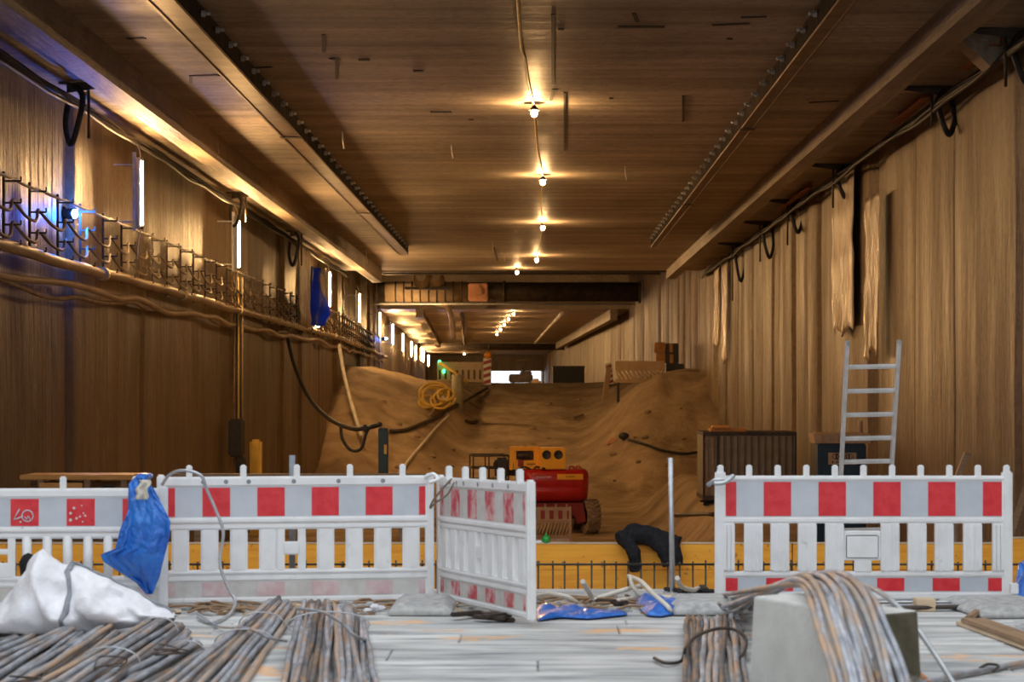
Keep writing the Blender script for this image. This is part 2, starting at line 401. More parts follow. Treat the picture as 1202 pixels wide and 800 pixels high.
struct(MB().box((-8.4, -9.8, -3), (7.4, -9.0, 1.0)).build('wall_back_added', M_WALL))  # unseen wall behind the camera, added to limit daylight, kept low for front light
ox0, ox1 = -6.2, .55                      # far end wall with the bright opening
m = MB(); m.box((-14.5, 252, 1.0), (ox0, 253, 9)).box((ox0, 252, 4.35), (ox1, 253, 9)).box((ox1, 252, 1.0), (2.5, 253, 9))
struct(m.build('wall_far', M_WALL))

# --- ceilings
def slab(name, y0, y1, x0, x1, z0, z1, mat, step=1.5):
    m = MB(); k = max(1, int((y1 - y0) / step)); vs = []
    for j in range(k + 1):
        y = lerp(y0, y1, j / k); b = bend(y)
        vs += [(x0 + b, y, z0), (x1 + b, y, z0), (x1 + b, y, z1), (x0 + b, y, z1)]
    fs = [(0, 1, 2, 3), (4 * k, 4 * k + 3, 4 * k + 2, 4 * k + 1)]
    for j in range(k):
        a = 4 * j
        for i in range(4): fs.append((a + i, a + (i + 1) % 4, a + 4 + (i + 1) % 4, a + 4 + i))
    m.add(vs, fs); return struct(m.build(name, mat))
CZ = 6.2
slab('ceiling', 18.2, 81.0, -8.3, 7.3, CZ, CZ + 2.8, M_CEIL, 60)
slab('ceiling_past_gap', 117, 191, -8.3, 7.3, CZ, CZ + 2.8, M_CEIL)
slab('ceiling_far_end', 201, 256, -8.3, 7.3, CZ, CZ + 2.8, M_CEIL)
slab('ceiling_over_gap', 81, 117, -8.3, 7.3, 8.7, 9.3, M_DARK)
slab('ceiling_over_second_gap', 191, 201, -8.3, 7.3, 8.7, 9.3, M_DARK)
slab('trim_1', 21.2, 80.6, -6.15, -5.80, 5.72, CZ, M_BEAMC, 60)
slab('trim_2', 21.2, 80.6, 4.96, 5.30, 5.86, CZ, M_BEAMC, 60)
slab('trim_3', 117.2, 191, 5.25, 5.65, 5.62, CZ, M_BEAMC)
slab('trim_4', 117.2, 191, -5.45, -5.05, 5.75, CZ, M_BEAMC)
# dark joint strips and slots in the near ceiling (filled construction joints)
def cslot(m, pxa, pya, pxb, pyb, w):
    ha = CZ - EYE
    a = P(pxa, pya, ha * F / (VY - pya)); b = P(pxb, pyb, ha * F / (VY - pyb))
    d = (b - a).normalized(); s = Vector((-d.y, d.x, 0)) * w / 2
    m.prism([a - s + Vector((0, 0, -.012)), a + s + Vector((0, 0, -.012)), b + s + Vector((0, 0, -.012)), b - s + Vector((0, 0, -.012))], (0, 0, .03))
m = MB()
for q in ((649, 16, 649, 98, .045), (663, 108, 663, 176, .04), (802, 112, 802, 142, .04), (725, 31, 780, 31, .12), (505, 131, 530, 131, .14), (836, 29, 880, 27, .1), (223, 89, 257, 88, .1), (224, 97, 224, 89, .05),
          (390, 68, 396, 70, .1), (395, 70, 395, 92, .04), (646, 118, 650, 105, .04), (648, 105, 655, 105, .1), (485, 83, 497, 83, .14), (655, 34, 662, 34, .1), (853, 45, 860, 45, .1), (715, 115, 720, 115, .1), (550, 140, 556, 140, .1),
          (421, 70, 434, 70, .12), (380, 40, 380, 60, .05), (580, 290, 584, 305, .05), (744, 15, 748, 25, .05), (870, 20, 900, 19, .08), (950, 120, 985, 118, .08), (280, 80, 320, 78, .07), (150, 45, 170, 44, .1)):
    cslot(m, *q)
struct(m.build('trim_5', M_INK))

# --- timber deck in the foreground, pit behind it
m = MB(); rr = random.Random(5); y = -8.6
while y < 15.9:
    w = rr.choice((.28, .5, .5, .5)); x = -7.4 + rr.uniform(0, 1.0) - 1
    while x < 6.4:
        l = rr.choice((1.5, 2.0, 2.5, 2.5))
        m.bbox((max(x, -7.4), y, -.05 + rr.uniform(-.004, .004)), (min(x + l, 6.4), y + w - .009, rr.uniform(-.006, .004)), .008, seg=1); x += l + .006
    y += w
struct(m.build('floor_deck', M_DECK))
struct(MB().box((-7.6, -9, -3), (6.6, 15.85, -.055)).build('floor_under_deck', M_BLOCK))
struct(MB().box((-7.6, 15.85, -3), (6.6, 20.35, -1.15)).build('floor_pit', M_BLOCK))

# ================================================================== LIGHT
w = bpy.data.worlds.new('overcast'); scene.world = w; w.use_nodes = True
bg = w.node_tree.nodes['Background']; bg.inputs['Color'].default_value = (.90, .95, 1.0, 1); bg.inputs['Strength'].default_value = 1.55

cam = bpy.data.cameras.new('camera'); co = bpy.data.objects.new('camera', cam); COL.objects.link(co)
co.location = (0, 0, EYE); co.rotation_euler = (PI / 2, 0, 0)
cam.sensor_width = 36; cam.lens = F / 1202 * 36; cam.shift_x = (601 - VX) / 1202; cam.shift_y = (VY - 400) / 1202
cam.clip_end = 600; cam.clip_start = .1
cam.dof.use_dof = True; cam.dof.focus_distance = 28.0; cam.dof.aperture_fstop = 4.2
scene.camera = co
vs_ = scene.view_settings; vs_.view_transform = 'Standard'; vs_.look = 'None'; vs_.gamma = 1; vs_.use_curve_mapping = False; vs_.exposure = 0.1
try:
    scene.cycles.use_denoising = True; scene.cycles.use_light_tree = True; scene.cycles.max_bounces = 8; scene.cycles.diffuse_bounces = 5; scene.cycles.sample_clamp_indirect = 6.0
except Exception: pass

# ================================================================== LAMPS
LAMPPX = (166, 280, 387, 422, 446, 461, 473, 483, 488, 494, 497, 503)
lamp_y = []
for px in LAMPPX:
    d = 33.0
    while True:
        x = (px - VX) * d / F
        if x <= -6.95 + bend(d) : break
        d += .05
    lamp_y.append(d)
def make_tube():
    t = thing('tube_lamp', '', 'lamp')
    MB().cyl((0, 0, -.56), (0, 0, .56), .024, 12).build('tube', M_TUBE, t)
    m = MB(); m.grid(lambda u, v: (-.008 + .095 * math.cos(PI / 2 + PI * u), .095 * math.sin(PI / 2 + PI * u), lerp(-.62, .62, v)), 14, 1); m.build('reflector', M_WHITE, t, solid=.006)
    m = MB(); m.bbox((-.16, -.03, -.66), (-.10, .03, .72), .006)
    for zz in (-.5, .5): m.bbox((-.50, -.015, zz - .015), (-.12, .015, zz + .015), .004)
    m.build('batten', M_GALV, t)
    for s in (-1, 1):
        MB().cyl((0, 0, s * .56), (0, 0, s * .63), .032, 12).bbox((-.07, -.02, s * .60 - .025), (.02, .02, s * .60 + .025), .006).build('end_cap', M_BLACK, t)
    MB().tube(smooth_path([(-.02, 0, .63), (-.05, 0, .78), (-.12, .03, .9)]), .012, 6).build('lamp_cord', M_WCABLE, t)
    MB().tube(smooth_path([(-.02, 0, -.63), (-.05, .02, -.8), (-.06, -.03, -1.0), (-.08, .02, -1.15)]), .012, 6).build('lower_cord', M_WCABLE, t)
    return t
t0 = make_tube()
for i, d in enumerate(lamp_y):
    t = t0 if i == 0 else copy_tree(t0)
    t.location = (-6.95 + bend(d), d, 5.0 if d < 180 else 5.25)
    t['label'] = 'upright glowing tube lamp on the left wall, ' + ordw(i) + ' counted from the near end'
    t['group'] = 'tube lamps along the left wall'

BULBS = ((627, 34.6), (637, 45.8), (637, 58.3), (630, 72.2), (607, 79.3), (602.8, 120), (597, 128), (592, 138), (587.6, 148), (583.5, 160), (545, 236))
def make_bulb():
    t = thing('bulb_lamp', '', 'lamp')
    m = MB(); m.sphere((0, 0, -.17), .052, 14, sc=(1, 1, 1.15)); m.build('bulb', M_BULB, t)
    MB().lathe([(.001, .0), (.012, .0), (.012, -.04), (.03, -.05), (.085, -.115), (.09, -.12), (.084, -.122), (.03, -.09), (.001, -.09)], 18).build('socket', M_BLACK, t)
    return t
b0 = make_bulb()
for i, (px, d) in enumerate(BULBS):
    t = b0 if i == 0 else copy_tree(b0)
    t.location = ((px - VX) * d / F, d, CZ)
    t['label'] = ('bare glowing bulb under the near ceiling, ' + ordw(i) + ' along the yellow cable from the top') if i < 5 else ('tiny glowing bulb under the ceiling past the gap, ' + ordw(i - 5) + ' from its near edge') if i < 10 else 'bulb at the far end of the tunnel lighting the end wall'
    t['group'] = 'bare bulbs under the ceiling'
cpx = [(608, 0), (612, 55), (616, 68), (621, 100), (627, 128), (631, 175), (637, 208), (635, 240), (637, 266), (633, 290), (630, 303)]
pts = []
for px, py in cpx:
    d = (CZ - .03 - EYE) * F / (VY - py); pts.append(P(px, py, d))
tag(MB().tube(smooth_path([pts[0] + Vector((0, -2, 0))] + pts, 4), .022, 6).build('ceiling_cable', M_YCABLE), 'yellow cable along the middle of the near ceiling feeding the bulbs', 'cable')

# blue work lamp
def make_blue():
    t = thing('blue_lamp', '', 'lamp')
    MB().sphere((.10, -.02, 0), .075, 14, sc=(.7, 1, .9)).build('lens', M_BLAMP, t)
    M = Matrix.Rotation(-PI / 2, 4, 'Y')
    MB().lathe([(.001, .13), (.07, .12), (.085, .03), (.085, -.07), (.08, -.09)], 16, M).build('housing', M_BLACK, t)
    MB().bbox((-.10, -.03, -.12), (-.04, .03, .12), .008).build('bracket', M_DARK, t)
    return t
bl = make_blue(); d = 33.9; bl.location = (-7.47, d, P(84, 251, d).z)
bl['label'] = 'bright blue round work lamp high on the near left wall'
b2 = copy_tree(bl); b2.location = (-7.22 + bend(118), 118, 4.6); b2['label'] = 'small distant blue lamp low between the tube lamps on the left wall'

# ================================================================== STEEL BEAMS UNDER THE CEILING
def waler(name, label, x0, x1, y0, y1, zb, bolt_side):
    t = thing(name, label, 'beam', ((x0 + x1) / 2, y0, CZ))
    w = (x1 - x0) / 2; L = y1 - y0; h = zb - CZ
    m = MB(); m.bbox((-w, 0, h), (w, L, h + .035), .006)
    m.bbox((-w + .01, 0, h + .035), (-w + .035, L, -.002), .004).bbox((w - .035, 0, h + .035), (w - .01, L, -.002), .004)
    m.bbox((-w - .01, 0, h - .012), (-w + .03, L, h + .01), .004).bbox((w - .03, 0, h - .012), (w + .01, L, h + .01), .004)
    m.build('channel', M_BEAMS, t)
    MB().box((bolt_side * (w - .012), 0, h + .04), (bolt_side * (w - .004), L, -.002)).build('web_shade', M_WEBSHADE, t)  # dark sheet in place of the shadowed inside of the open channel
    bm_ = MB(); bm_.cyl((0, 0, 0), (0, 0, .05), .05, 6, smooth=False).cyl((0, 0, -.04), (0, 0, 0), .028, 8)
    bo = None; k = 0; y = 1.0
    while y < L - .4:
        if bo is None:
            M = Matrix.Rotation(PI / 2 * bolt_side, 4, 'Y')
            b = MB(); b.cyl((0, 0, -.01), (0, 0, .05), .045, 6, smooth=False).cyl((0, 0, .05), (0, 0, .11), .024, 8)
            b.v = [tuple(M @ Vector(v)) for v in b.v]
            bo = b.build('bolt', M_GALV, t); bo.location = (bolt_side * (w - .01), y, -.10)
        else: copy_part(bo, t, (bolt_side * (w - .01), y, -.10))
        y += 1.15
    for yy in (L * .33, L * .66):
        MB().bbox((-w - .03, yy - .1, h - .02), (w + .03, yy + .1, h - .005), .004).build('splice_plate', M_DARK, t)
    return t
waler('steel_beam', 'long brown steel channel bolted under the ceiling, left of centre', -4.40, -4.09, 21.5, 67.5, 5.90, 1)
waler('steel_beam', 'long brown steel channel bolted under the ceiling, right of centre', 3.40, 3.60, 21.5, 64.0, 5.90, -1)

# cross struts and beams in the roof gap
def strut(label, y, z, r, x0, x1, name='tube_strut'):
    t = thing(name, label, 'strut', ((x0 + x1) / 2, y, z)); a, b = x0 - (x0 + x1) / 2, x1 - (x0 + x1) / 2
    M = Matrix.Rotation(PI / 2, 4, 'Y')
    MB().cyl((a + .1, 0, 0), (b - .1, 0, 0), r, 28).build('tube', M_DARK, t)
    for xx in (a + .06, b - .06, (a + b) * .5 - .2):
        MB().cyl((xx - .06, 0, 0), (xx + .06, 0, 0), r * 1.16, 28).build('flange', M_DARK, t)
    return t, a, b
t, a, b = strut('thick dark steel tube strut spanning the roof gap from wall to wall', 109, 6.75, .50, -8.28, 5.28)
for k in range(9):
    xx = a + 1.0 + k * .42
    MB().cyl((xx, 0, 0), (xx + .07, 0, 0), .555, 24).build('rib', M_DARK, t)
MB().bbox((a + 4.75, -.62, -.50), (a + 5.75, -.50, .42), .06).cyl((a + 5.2, -.62, 0), (a + 5.2, -.70, 0), .25, 16).build('anchor_plate', M_LITSALMON, t)
MB().cyl((a + .5, 0, 0), (a + 4.7, 0, 0), .52, 28).build('sleeve', M_PIPE, t)
strut('distant dark tube strut across the second roof gap', 196, 6.05, .42, -11.0, 2.5)
for i, (y, zb, h) in enumerate(((85.5, 6.62, .5), (91, 6.72, .45), (97, 6.95, .5), (103, 7.45, .6))):
    m = MB(); x0, x1 = -7.2 + bend(y), 6.2 + bend(y)
    m.bbox((x0, y - .2, zb), (x1, y + .2, zb + .04), .01).bbox((x0, y - .2, zb + h), (x1, y + .2, zb + h + .04), .01).box((x0, y - .02, zb + .04), (x1, y + .02, zb + h))
    tag(m.build('cross_beam', M_DARK), 'dark steel I beam across the roof gap, ' + ordw(i) + ' from its near edge', 'beam', 'cross beams in the roof gap')
tag(MB().cyl((-7.3 + bend(108), 107.6, 6.08), (5.9 + bend(108), 107.6, 6.08), .06, 10).build('scaffold_tube', M_GALV), 'thin pale scaffold tube running just under the big dark strut', 'tube')
tag(MB().tube(smooth_path([P(512, 356, 112), P(524, 359, 112), P(530, 372, 113), P(532, 396, 114)]), .16, 14).build('ventilation_duct', M_PIPE), 'grey duct bending down from the left end of the big strut', 'duct')
d = 101; t = thing('ventilation_duct', 'pale round duct mouths tucked above the left end of the big strut', 'duct', P(500, 329, d))
for k, (dx, r) in enumerate(((-.2, .42), (.5, .36))):
    MB().lathe([(r * .8, -.3), (r, -.35), (r * 1.05, 0), (r * .9, .5), (r * .6, .9)], 20, Matrix.Translation((dx, 0, .05)) @ Matrix.Rotation(PI / 2.2, 4, 'X')).build('duct_mouth', M_BEIGE, t)
MB().bbox((-1.0, -.1, -.42), (1.1, .7, -.30), .02).build('shelf_plate', M_DARK, t)
m = MB(); y = 193; m.bbox((-6.4 + bend(y), y - .3, 6.15), (5.8 + bend(y), y + .3, 6.55), .02)
tag(m.build('cross_beam', M_BEAMC), 'pale beam along the far edge of the ceiling past the gap', 'beam')
tag(MB().tube([( -2.9 + bend(120), 120, 6.05), (-2.9 + bend(190), 190, 6.05)], .12, 8).build('ceiling_pipe', M_DARK), 'dark pipe along the far ceiling past the gap, left of the tiny bulbs', 'pipe')
tag(MB().tube([(P(660, 360, 118)).to_tuple()[:2] + (6.02,), (P(628, 393, 185)).to_tuple()[:2] + (6.02,)], .10, 8).build('ceiling_pipe', M_WCABLE), 'pale slanting pipe under the far ceiling past the gap, on its right half', 'pipe')

# ================================================================== LEFT WALL SERVICES
WXL = -7.36
def wl(y, off=0.0): return WXL + off + bend(y)
def pipe_pts(z0, z1, y0, y1, off, wob, seed, step=1.6):
    pts = []; y = y0
    while y < y1:
        t = (y - y0) / (y1 - y0); pts.append((wl(y, off + .03 * nz(y * .4, seed)), y, lerp(z0, z1, t) + wob * nz(y * .33, seed * 3.1) + wob * .5 * nz(y * .9, seed))); y += step
    return pts
t = thing('service_pipe', 'thick dusty pipe running along the left wall below the cable brackets', 'pipe', (0, 0, 0))
pp = pipe_pts(3.46, 3.62, 24, 122, .17, .05, 1.0)
MB().tube(smooth_path(pp, 3), .085, 10).build('pipe_run', M_PIPE, t)
for k in range(2, 46, 5):
    p = Vector(pp[k]); MB().cyl(p + Vector((0, -.13, 0)), p + Vector((0, .13, 0)), .115, 12).build('coupling', M_PIPE, t)
tag(MB().tube(smooth_path(pipe_pts(3.10, 3.36, 24, 118, .13, .16, 2.0), 3), .055, 8).build('service_pipe', M_PIPE), 'thinner sagging hose under the thick pipe on the left wall', 'pipe')
tag(MB().tube(smooth_path(pipe_pts(3.02, 3.30, 24, 100, .09, .20, 5.0, 1.2), 3), .035, 8).build('cable', M_CABLE), 'dusty cable winding under the pipes on the left wall', 'cable')
by = [26.2 + 1.55 * k for k in range(2)] + [29.3, 30.8, 32.6, 34.2, 36.0, 37.6, 39.4, 40.6]
y = 42.2
while y < 104: by.append(y); y += 1.62
def make_bracket():
    t = thing('cable_bracket', '', 'bracket')
    MB().bbox((0, -.03, -.55), (.035, .03, .55), .006).build('upright', M_DARK, t)
    h0 = None
    for z in (.42, .12, -.18, -.45):
        if h0 is None:
            h0 = MB().bbox((.03, -.014, -.012), (.26, .014, .012), .004).bbox((.245, -.014, 0), (.265, .014, .06), .004).build('hook', M_DARK, t); h0.location = (0, 0, z)
        else: copy_part(h0, t, (0, 0, z))
    return t
br = make_bracket()
for i, y in enumerate(by):
    t = br if i == 0 else copy_tree(br)
    t.location = (wl(y), y, 3.98)
    t['label'] = 'dark four-armed cable bracket on the left wall, ' + ordw(i) + ' counted from the camera'
    t['group'] = 'cable brackets on the left wall'
for k, (z, nm, mt) in enumerate(((.43, 'topmost', M_WCABLE), (.13, 'second highest', M_CABLE), (-.17, 'third highest', M_CABLE))):
    pts = []
    for i in range(len(by) - 1):
        y0, y1 = by[i], by[i + 1]; sg = (.05 if k == 0 else .22) * (1 + .5 * nz(i * 1.7, k))
        pts.append((wl(y0, .14), y0, 3.98 + z + .025))
        for q in (.25, .5, .75): pts.append((wl(y0, .14 + .1 * math.sin(PI * q)), lerp(y0, y1, q), 4.0 + z - sg * 4 * q * (1 - q)))
    tag(MB().tube(smooth_path(pts, 3), .024 if k else .02, 6).build('cable', mt), nm + ' cable looping along the bracket arms of the left wall', 'cable')

# cable bundles along the wall-ceiling joints
for side, x, z in ((-1, -7.16, 6.02), (1, 6.16, 5.98)):
    t = thing('cable_bundle', 'black cable bundle along the top of the ' + ('left' if side < 0 else 'right') + ' wall under the ceiling', 'cables', (0, 0, 0))
    for k in range(4):
        pts = []; y = 24.0
        while y < 80:
            pts.append((x - side * .03 * k + .05 * nz(y * .5, k), y, z - .05 * k + .09 * nz(y * .31, k * 2.3 + side))); y += 1.1
        MB().tube(smooth_path(pts, 2), .032, 6).build('cable', M_BLACK, t)

# consoles with hanging black hose loops between downstand and wall
def console(label, px, py, side, L=.9, loop=.7, seed=0):
    xw = side * (6.0 if side > 0 else 6.75); d = xw * F / (px - VX)
    t = thing('ceiling_console', label, 'bracket', (xw, d, CZ - .01))
    MB().prism([(-side * .5, -.02, 0), (side * .38, -.02, 0), (side * .38, -.02, -.16), (-side * .42, -.02, -.05)], (0, .04, 0)).bbox((-.5, -.05, -.03), (.4, .05, 0), .005).build('plate', M_DARK, t)
    rr = random.Random(seed)
    MB().cyl((side * .05, 0, 0), (side * .05, 0, -L), .022, 8).build('rod', M_DARK, t)
    pts = [(side * .25, 0, -.05), (side * .12, -.1, -.25), (side * .18, -.2, -.25 - loop * .6), (side * .3, -.1, -.2 - loop), (side * .42, .1, -.1 - loop * .7), (side * .40, .25, -.2)]
    MB().tube(smooth_path(pts), .045, 8).build('hose_loop', M_BLACK, t)
    return t
console('dark bracket with rod and hose loop under the left ceiling strip, nearest the camera', 108, 100, -1, .85, .75, 1)
console('dark bracket with rod and hose loop above the second tube lamp', 291, 235, -1, .7, .6, 2)
console('dark bracket with hose loop above the blue plastic on the left wall', 356, 285, -1, 1.0, .8, 3)
console('dark bracket with rod and hose loop at the top right corner of the picture', 1176, 20, 1, .75, .5, 4)
console('dark bracket with drooping hose loop on the right, second from the camera', 1090, 88, 1, .6, .55, 5)
console('dark bracket with hanging hose on the right, third from the camera', 975, 185, 1, .9, .5, 6)
console('dark bracket with hanging strap on the right, fourth from the camera', 922, 225, 1, 1.1, .6, 7)
console('dark bracket with hanging strap on the right, fifth from the camera', 890, 255, 1, 1.1, .8, 8)
console('dark bracket with long strap on the right, farthest before the gap', 858, 285, 1, 1.8, 1.0, 9)
for i, (p0, p1) in enumerate(((1132, 1170), (1050, 1088), (918, 950))):
    y0, y1 = 6.02 * F / (p1 - VX), 6.02 * F / (p0 - VX)
    tag(MB().bbox((5.94, y0, CZ - .16), (6.10, y1, CZ - .14), .004).box((6.08, y0, CZ - .16), (6.10, y1, CZ - .002)).build('angle_iron', M_RUST), ('nearest', 'middle', 'farthest')[i] + ' of the rusty angle irons along the top of the right wall', 'angle iron')
tag(MB().prism([(5.5, 28.0, CZ), (6.35, 28.0, CZ), (5.95, 28.0, CZ - .42)], (0, .5, 0)).build('gusset', M_BEAMC), 'pale wedge block under the ceiling at the top right corner', 'block')

# plastic films on the walls
def film(name, label, cat, side, x, p0, p1, ztop, zbot, mat, seed, amp=.05, taper=.3):
    y0, y1 = sorted((x * F / (p0 - VX), x * F / (p1 - VX)))
    def fn(u, v):
        z = lerp(ztop, zbot + (.25 * nz(u * 3, seed) if v > .8 else 0), v); c = (y0 + y1) / 2; wv = lerp(1, 1 - taper * (.5 + .5 * nz(v * 2, seed)), v)
        y = c + (u - .5) * (y1 - y0) * wv
        return (x + bend(y) - side * (.16 + amp * math.sin(u * 15 + 3 * nz(u * 2, v * 1.5, seed)) * (.4 + v * .6) + .04 * nz(u * 5, v * 6, seed)), y, z)
    return tag(MB().grid(fn, 26, 26).build(name, mat, solid=.006), label, cat)
film('plastic_sheet', 'wide dusty plastic sheet hanging high on the right wall left of the ladder', 'plastic sheet', 1, 6.42, 986, 1012, 6.0, 2.75, M_PLAST, 1.0)
film('plastic_sheet', 'narrow pale plastic strip hanging on the right wall above the ladder', 'plastic sheet', 1, 6.42, 1025, 1042, 5.2, 2.2, M_PLAST, 2.0, .03, .15)
film('plastic_sheet', 'distant thin pale plastic strip on the right wall above the soil bank', 'plastic sheet', 1, 6.35, 844, 850, 5.9, 3.2, M_PLAST, 3.0)
film('plastic_sheet', 'distant pale plastic strip on the right wall, next to a thinner one', 'plastic sheet', 1, 6.35, 853, 860, 5.8, 2.6, M_PLAST, 4.0)
film('plastic_sheet', 'pale plastic sheet hanging on the left wall behind the blue film', 'plastic sheet', -1, -7.2, 344, 358, 5.9, 3.6, M_PLAST, 5.0)
def bluefn(u, v):
    w = (.22 + .42 * sstep(.2, .6, v)) * (1 - .75 * sstep(.72, 1, v)); z = lerp(5.45, 3.62, v)
    return (-7.0 + .10 * math.sin(u * 9 + v * 5) + .06 * nz(u * 4, v * 4) + (u - .5) * w * 1.2 + .12 * v, 66.5 + (u - .5) * 1.2, z)
tag(MB().grid(bluefn, 16, 22).build('blue_film', M_BLUEF, solid=.006), 'blue plastic film hanging from the pipe on the left wall', 'plastic film')
lm = thing('bulb_lamp', 'warm lamp glowing behind the blue film on the left wall', 'lamp', (-7.05, 68.3, 3.72))
MB().sphere((0, 0, 0), .09, 12).build('bulb', emat('small_bulb_glow', (1, .62, .25), 60), lm)
MB().lathe([(.04, .07), (.05, .09), (.05, .2), (.001, .2)], 12).build('socket', M_BLACK, lm)

# vertical cable drop with box below the second lamp, far pale pipes on the left
t = thing('cable_drop', 'cables hanging down the left wall below the second tube lamp', 'cables')
d = 51.0
for k in range(5):
    pts = []
    for j in range(9):
        z = lerp(4.3, -.2 - .5 * (k % 3), j / 8); pts.append((-7.22 + .03 * k, d + .25 * (k - 2) * .5 + .15 * nz(z, k * 3.0), z))
    MB().tube(smooth_path(pts, 3), .022, 6).build('cable', (M_CABLE, M_BLACK, M_YCABLE, M_BLACK, M_CABLE)[k], t)
tag(MB().bbox((-7.3, 50.2, .0), (-7.0, 51.0, .9), .05).bbox((-7.12, 50.3, -.9), (-6.95, 50.8, .0), .04).build('junction_box', M_BLACK), 'dark junction box at the foot of the cables on the left wall', 'box')
tag(MB().bbox((-7.2, 53.2, -2.1), (-6.9, 53.55, .35), .06).build('yellow_marker', M_YCABLE), 'small yellow post standing against the left wall beside the junction box', 'post')
tag(MB().tube(smooth_path([P(398, 404, 76), P(404, 440, 75.5), P(413, 475, 75), P(424, 512, 74)]), .07, 8).build('pale_hose', M_WCABLE), 'pale hose hanging down the left wall above the teal post', 'hose')
tag(MB().tube(smooth_path([P(338, 398, 62), P(346, 430, 60), P(362, 465, 57), P(385, 490, 53), P(415, 503, 48), P(446, 498, 45)]), .055, 8).build('black_hose', M_BLACK), 'black hose sagging from the left wall pipes to the teal post', 'hose')
# near ceiling: thin hanging wires
for i, (px, py, l) in enumerate(((255, 158, .35), (290, 205, .3), (402, 155, .3), (734, 195, .3), (530, 170, .25), (578, 282, .4), (592, 295, .4), (430, 290, .5))):
    d = (CZ - EYE) * F / (VY - py); p = P(px, py, d); p.z = CZ
    tag(MB().tube([p, p + Vector((.01, 0, -l * .6)), p + Vector((.03, 0, -l))], .014, 5).build('hanging_wire', M_WCABLE), 'short wire stub hanging from the near ceiling, ' + ('beside the left downstand', 'above the second tube lamp', 'left of the upper bulb', 'right of the second bulb', 'left of the yellow cable', 'left of the fourth bulb', 'nearest left of the fourth bulb', 'near the end of the left steel channel')[i], 'wire')

# ================================================================== MIDDLE GROUND
# --- boom lift -------------------------------------------------------
def txt(mb, s_, x, y, z, h, w, face='y'):   # block letters from strokes, facing -y
    FONT = {'D': ['110', '101', '101', '101', '110'], 'I': ['1', '1', '1', '1', '1'], 'X': ['101', '101', '010', '101', '101'],
            'M': ['10001', '11011', '10101', '10001', '10001'], 'A': ['010', '101', '111', '101', '101'], 'N': ['1001', '1101', '1011', '1001', '1001'],
            'T': ['111', '010', '010', '010', '010'], 'O': ['111', '101', '101', '101', '111'], 'U': ['101', '101', '101', '101', '111'], ' ': ['0', '0', '0', '0', '0']}
    cols = sum(len(FONT[c][0]) + 1 for c in s_) - 1; px = w / cols; pz = h / 5
    for c in s_:
        g = FONT[c]
        for r in range(5):
            for k, b in enumerate(g[r]):
                if b == '1': mb.box((x + k * px, y, z + h - (r + 1) * pz), (x + (k + 1) * px, y + .004, z + h - r * pz))
        x += (len(g[0]) + 1) * px
D_L = 55.0
LX, LZ = (648 - VX) * D_L / F, terr((657 - VX) * D_L / F, D_L)
t = thing('boom_lift', 'red and yellow boom lift with chunky tyres parked before the sand ramp', 'boom lift', (LX, D_L, LZ), math.radians(6))
def lp(px, py): return ((px - 657) / 45.45, (623.5 - py) / 45.45)
def wheel(x, y, steer=0):
    M = Matrix.Translation((x, y, .43)) @ Matrix.Rotation(steer, 4, 'Z') @ Matrix.Rotation(PI / 2, 4, 'Y')
    prof = [(.20, -.13), (.24, -.15), (.33, -.17), (.38, -.175), (.405, -.14), (.41, 0), (.405, .14), (.38, .175), (.33, .17), (.24, .15), (.20, .13)]
    w = MB().lathe(prof, 32, M)
    for k in range(20):
        a = 2 * PI * k / 20
        for s in (-1, 1):
            R = M @ Matrix.Rotation(a + (.16 if s > 0 else 0), 4, 'Z') @ Matrix.Translation((.405, 0, s * .09)) @ Matrix.Rotation(s * .5, 4, 'X')
            w.box((-.02, -.03, -.09), (.032, .03, .09), 0, R)
    o = w.build('tyre', M_TYRE, t)
    h = MB().lathe([(.001, .06), (.09, .07), (.10, .09), (.19, .12), (.205, .13), (.205, -.13), (.19, -.12), (.10, -.09), (.001, -.06)], 24, M)
    for k in range(6):
        a = 2 * PI * k / 6
        for s in (-1, 1): h.cyl(M @ Vector((.13 * math.cos(a), .13 * math.sin(a), s * .07)), M @ Vector((.13 * math.cos(a), .13 * math.sin(a), s * .12)), .016, 6)
    h.build('hub', M_BLACK, o)
wheel(.90, -.75, .16); wheel(-.86, -.75, .16); wheel(.86, 1.15); wheel(-.86, 1.15)
c = MB(); c.bbox((-.42, -.95, .34), (.42, 1.45, .72), .05)                     # frame
def arch(y):                                                                    # axle beam with arched cut-outs
    pts = [(-.78, .30), (-.70, .78), (.70, .78), (.78, .30), (.52, .24), (.47, .42), (.36, .50), (.22, .42), (.16, .24), (-.16, .24), (-.22, .42), (-.36, .50), (-.47, .42), (-.52, .24)]
    half = [(0, .78), (.70, .78), (.78, .30), (.55, .24), (.50, .42), (.40, .50), (.30, .44), (.24, .30), (0, .30)]
    for sg in (1, -1): c.prism([(sg * x, y, z) for x, z in half], (0, .16, 0))
arch(-.83); arch(1.07); c.build('chassis', M_LDRED, t)
MB().lathe([(.001, .72), (.50, .72), (.52, .78), (.46, .84), (.001, .84)], 28).build('slew_ring', M_BLACK, t)
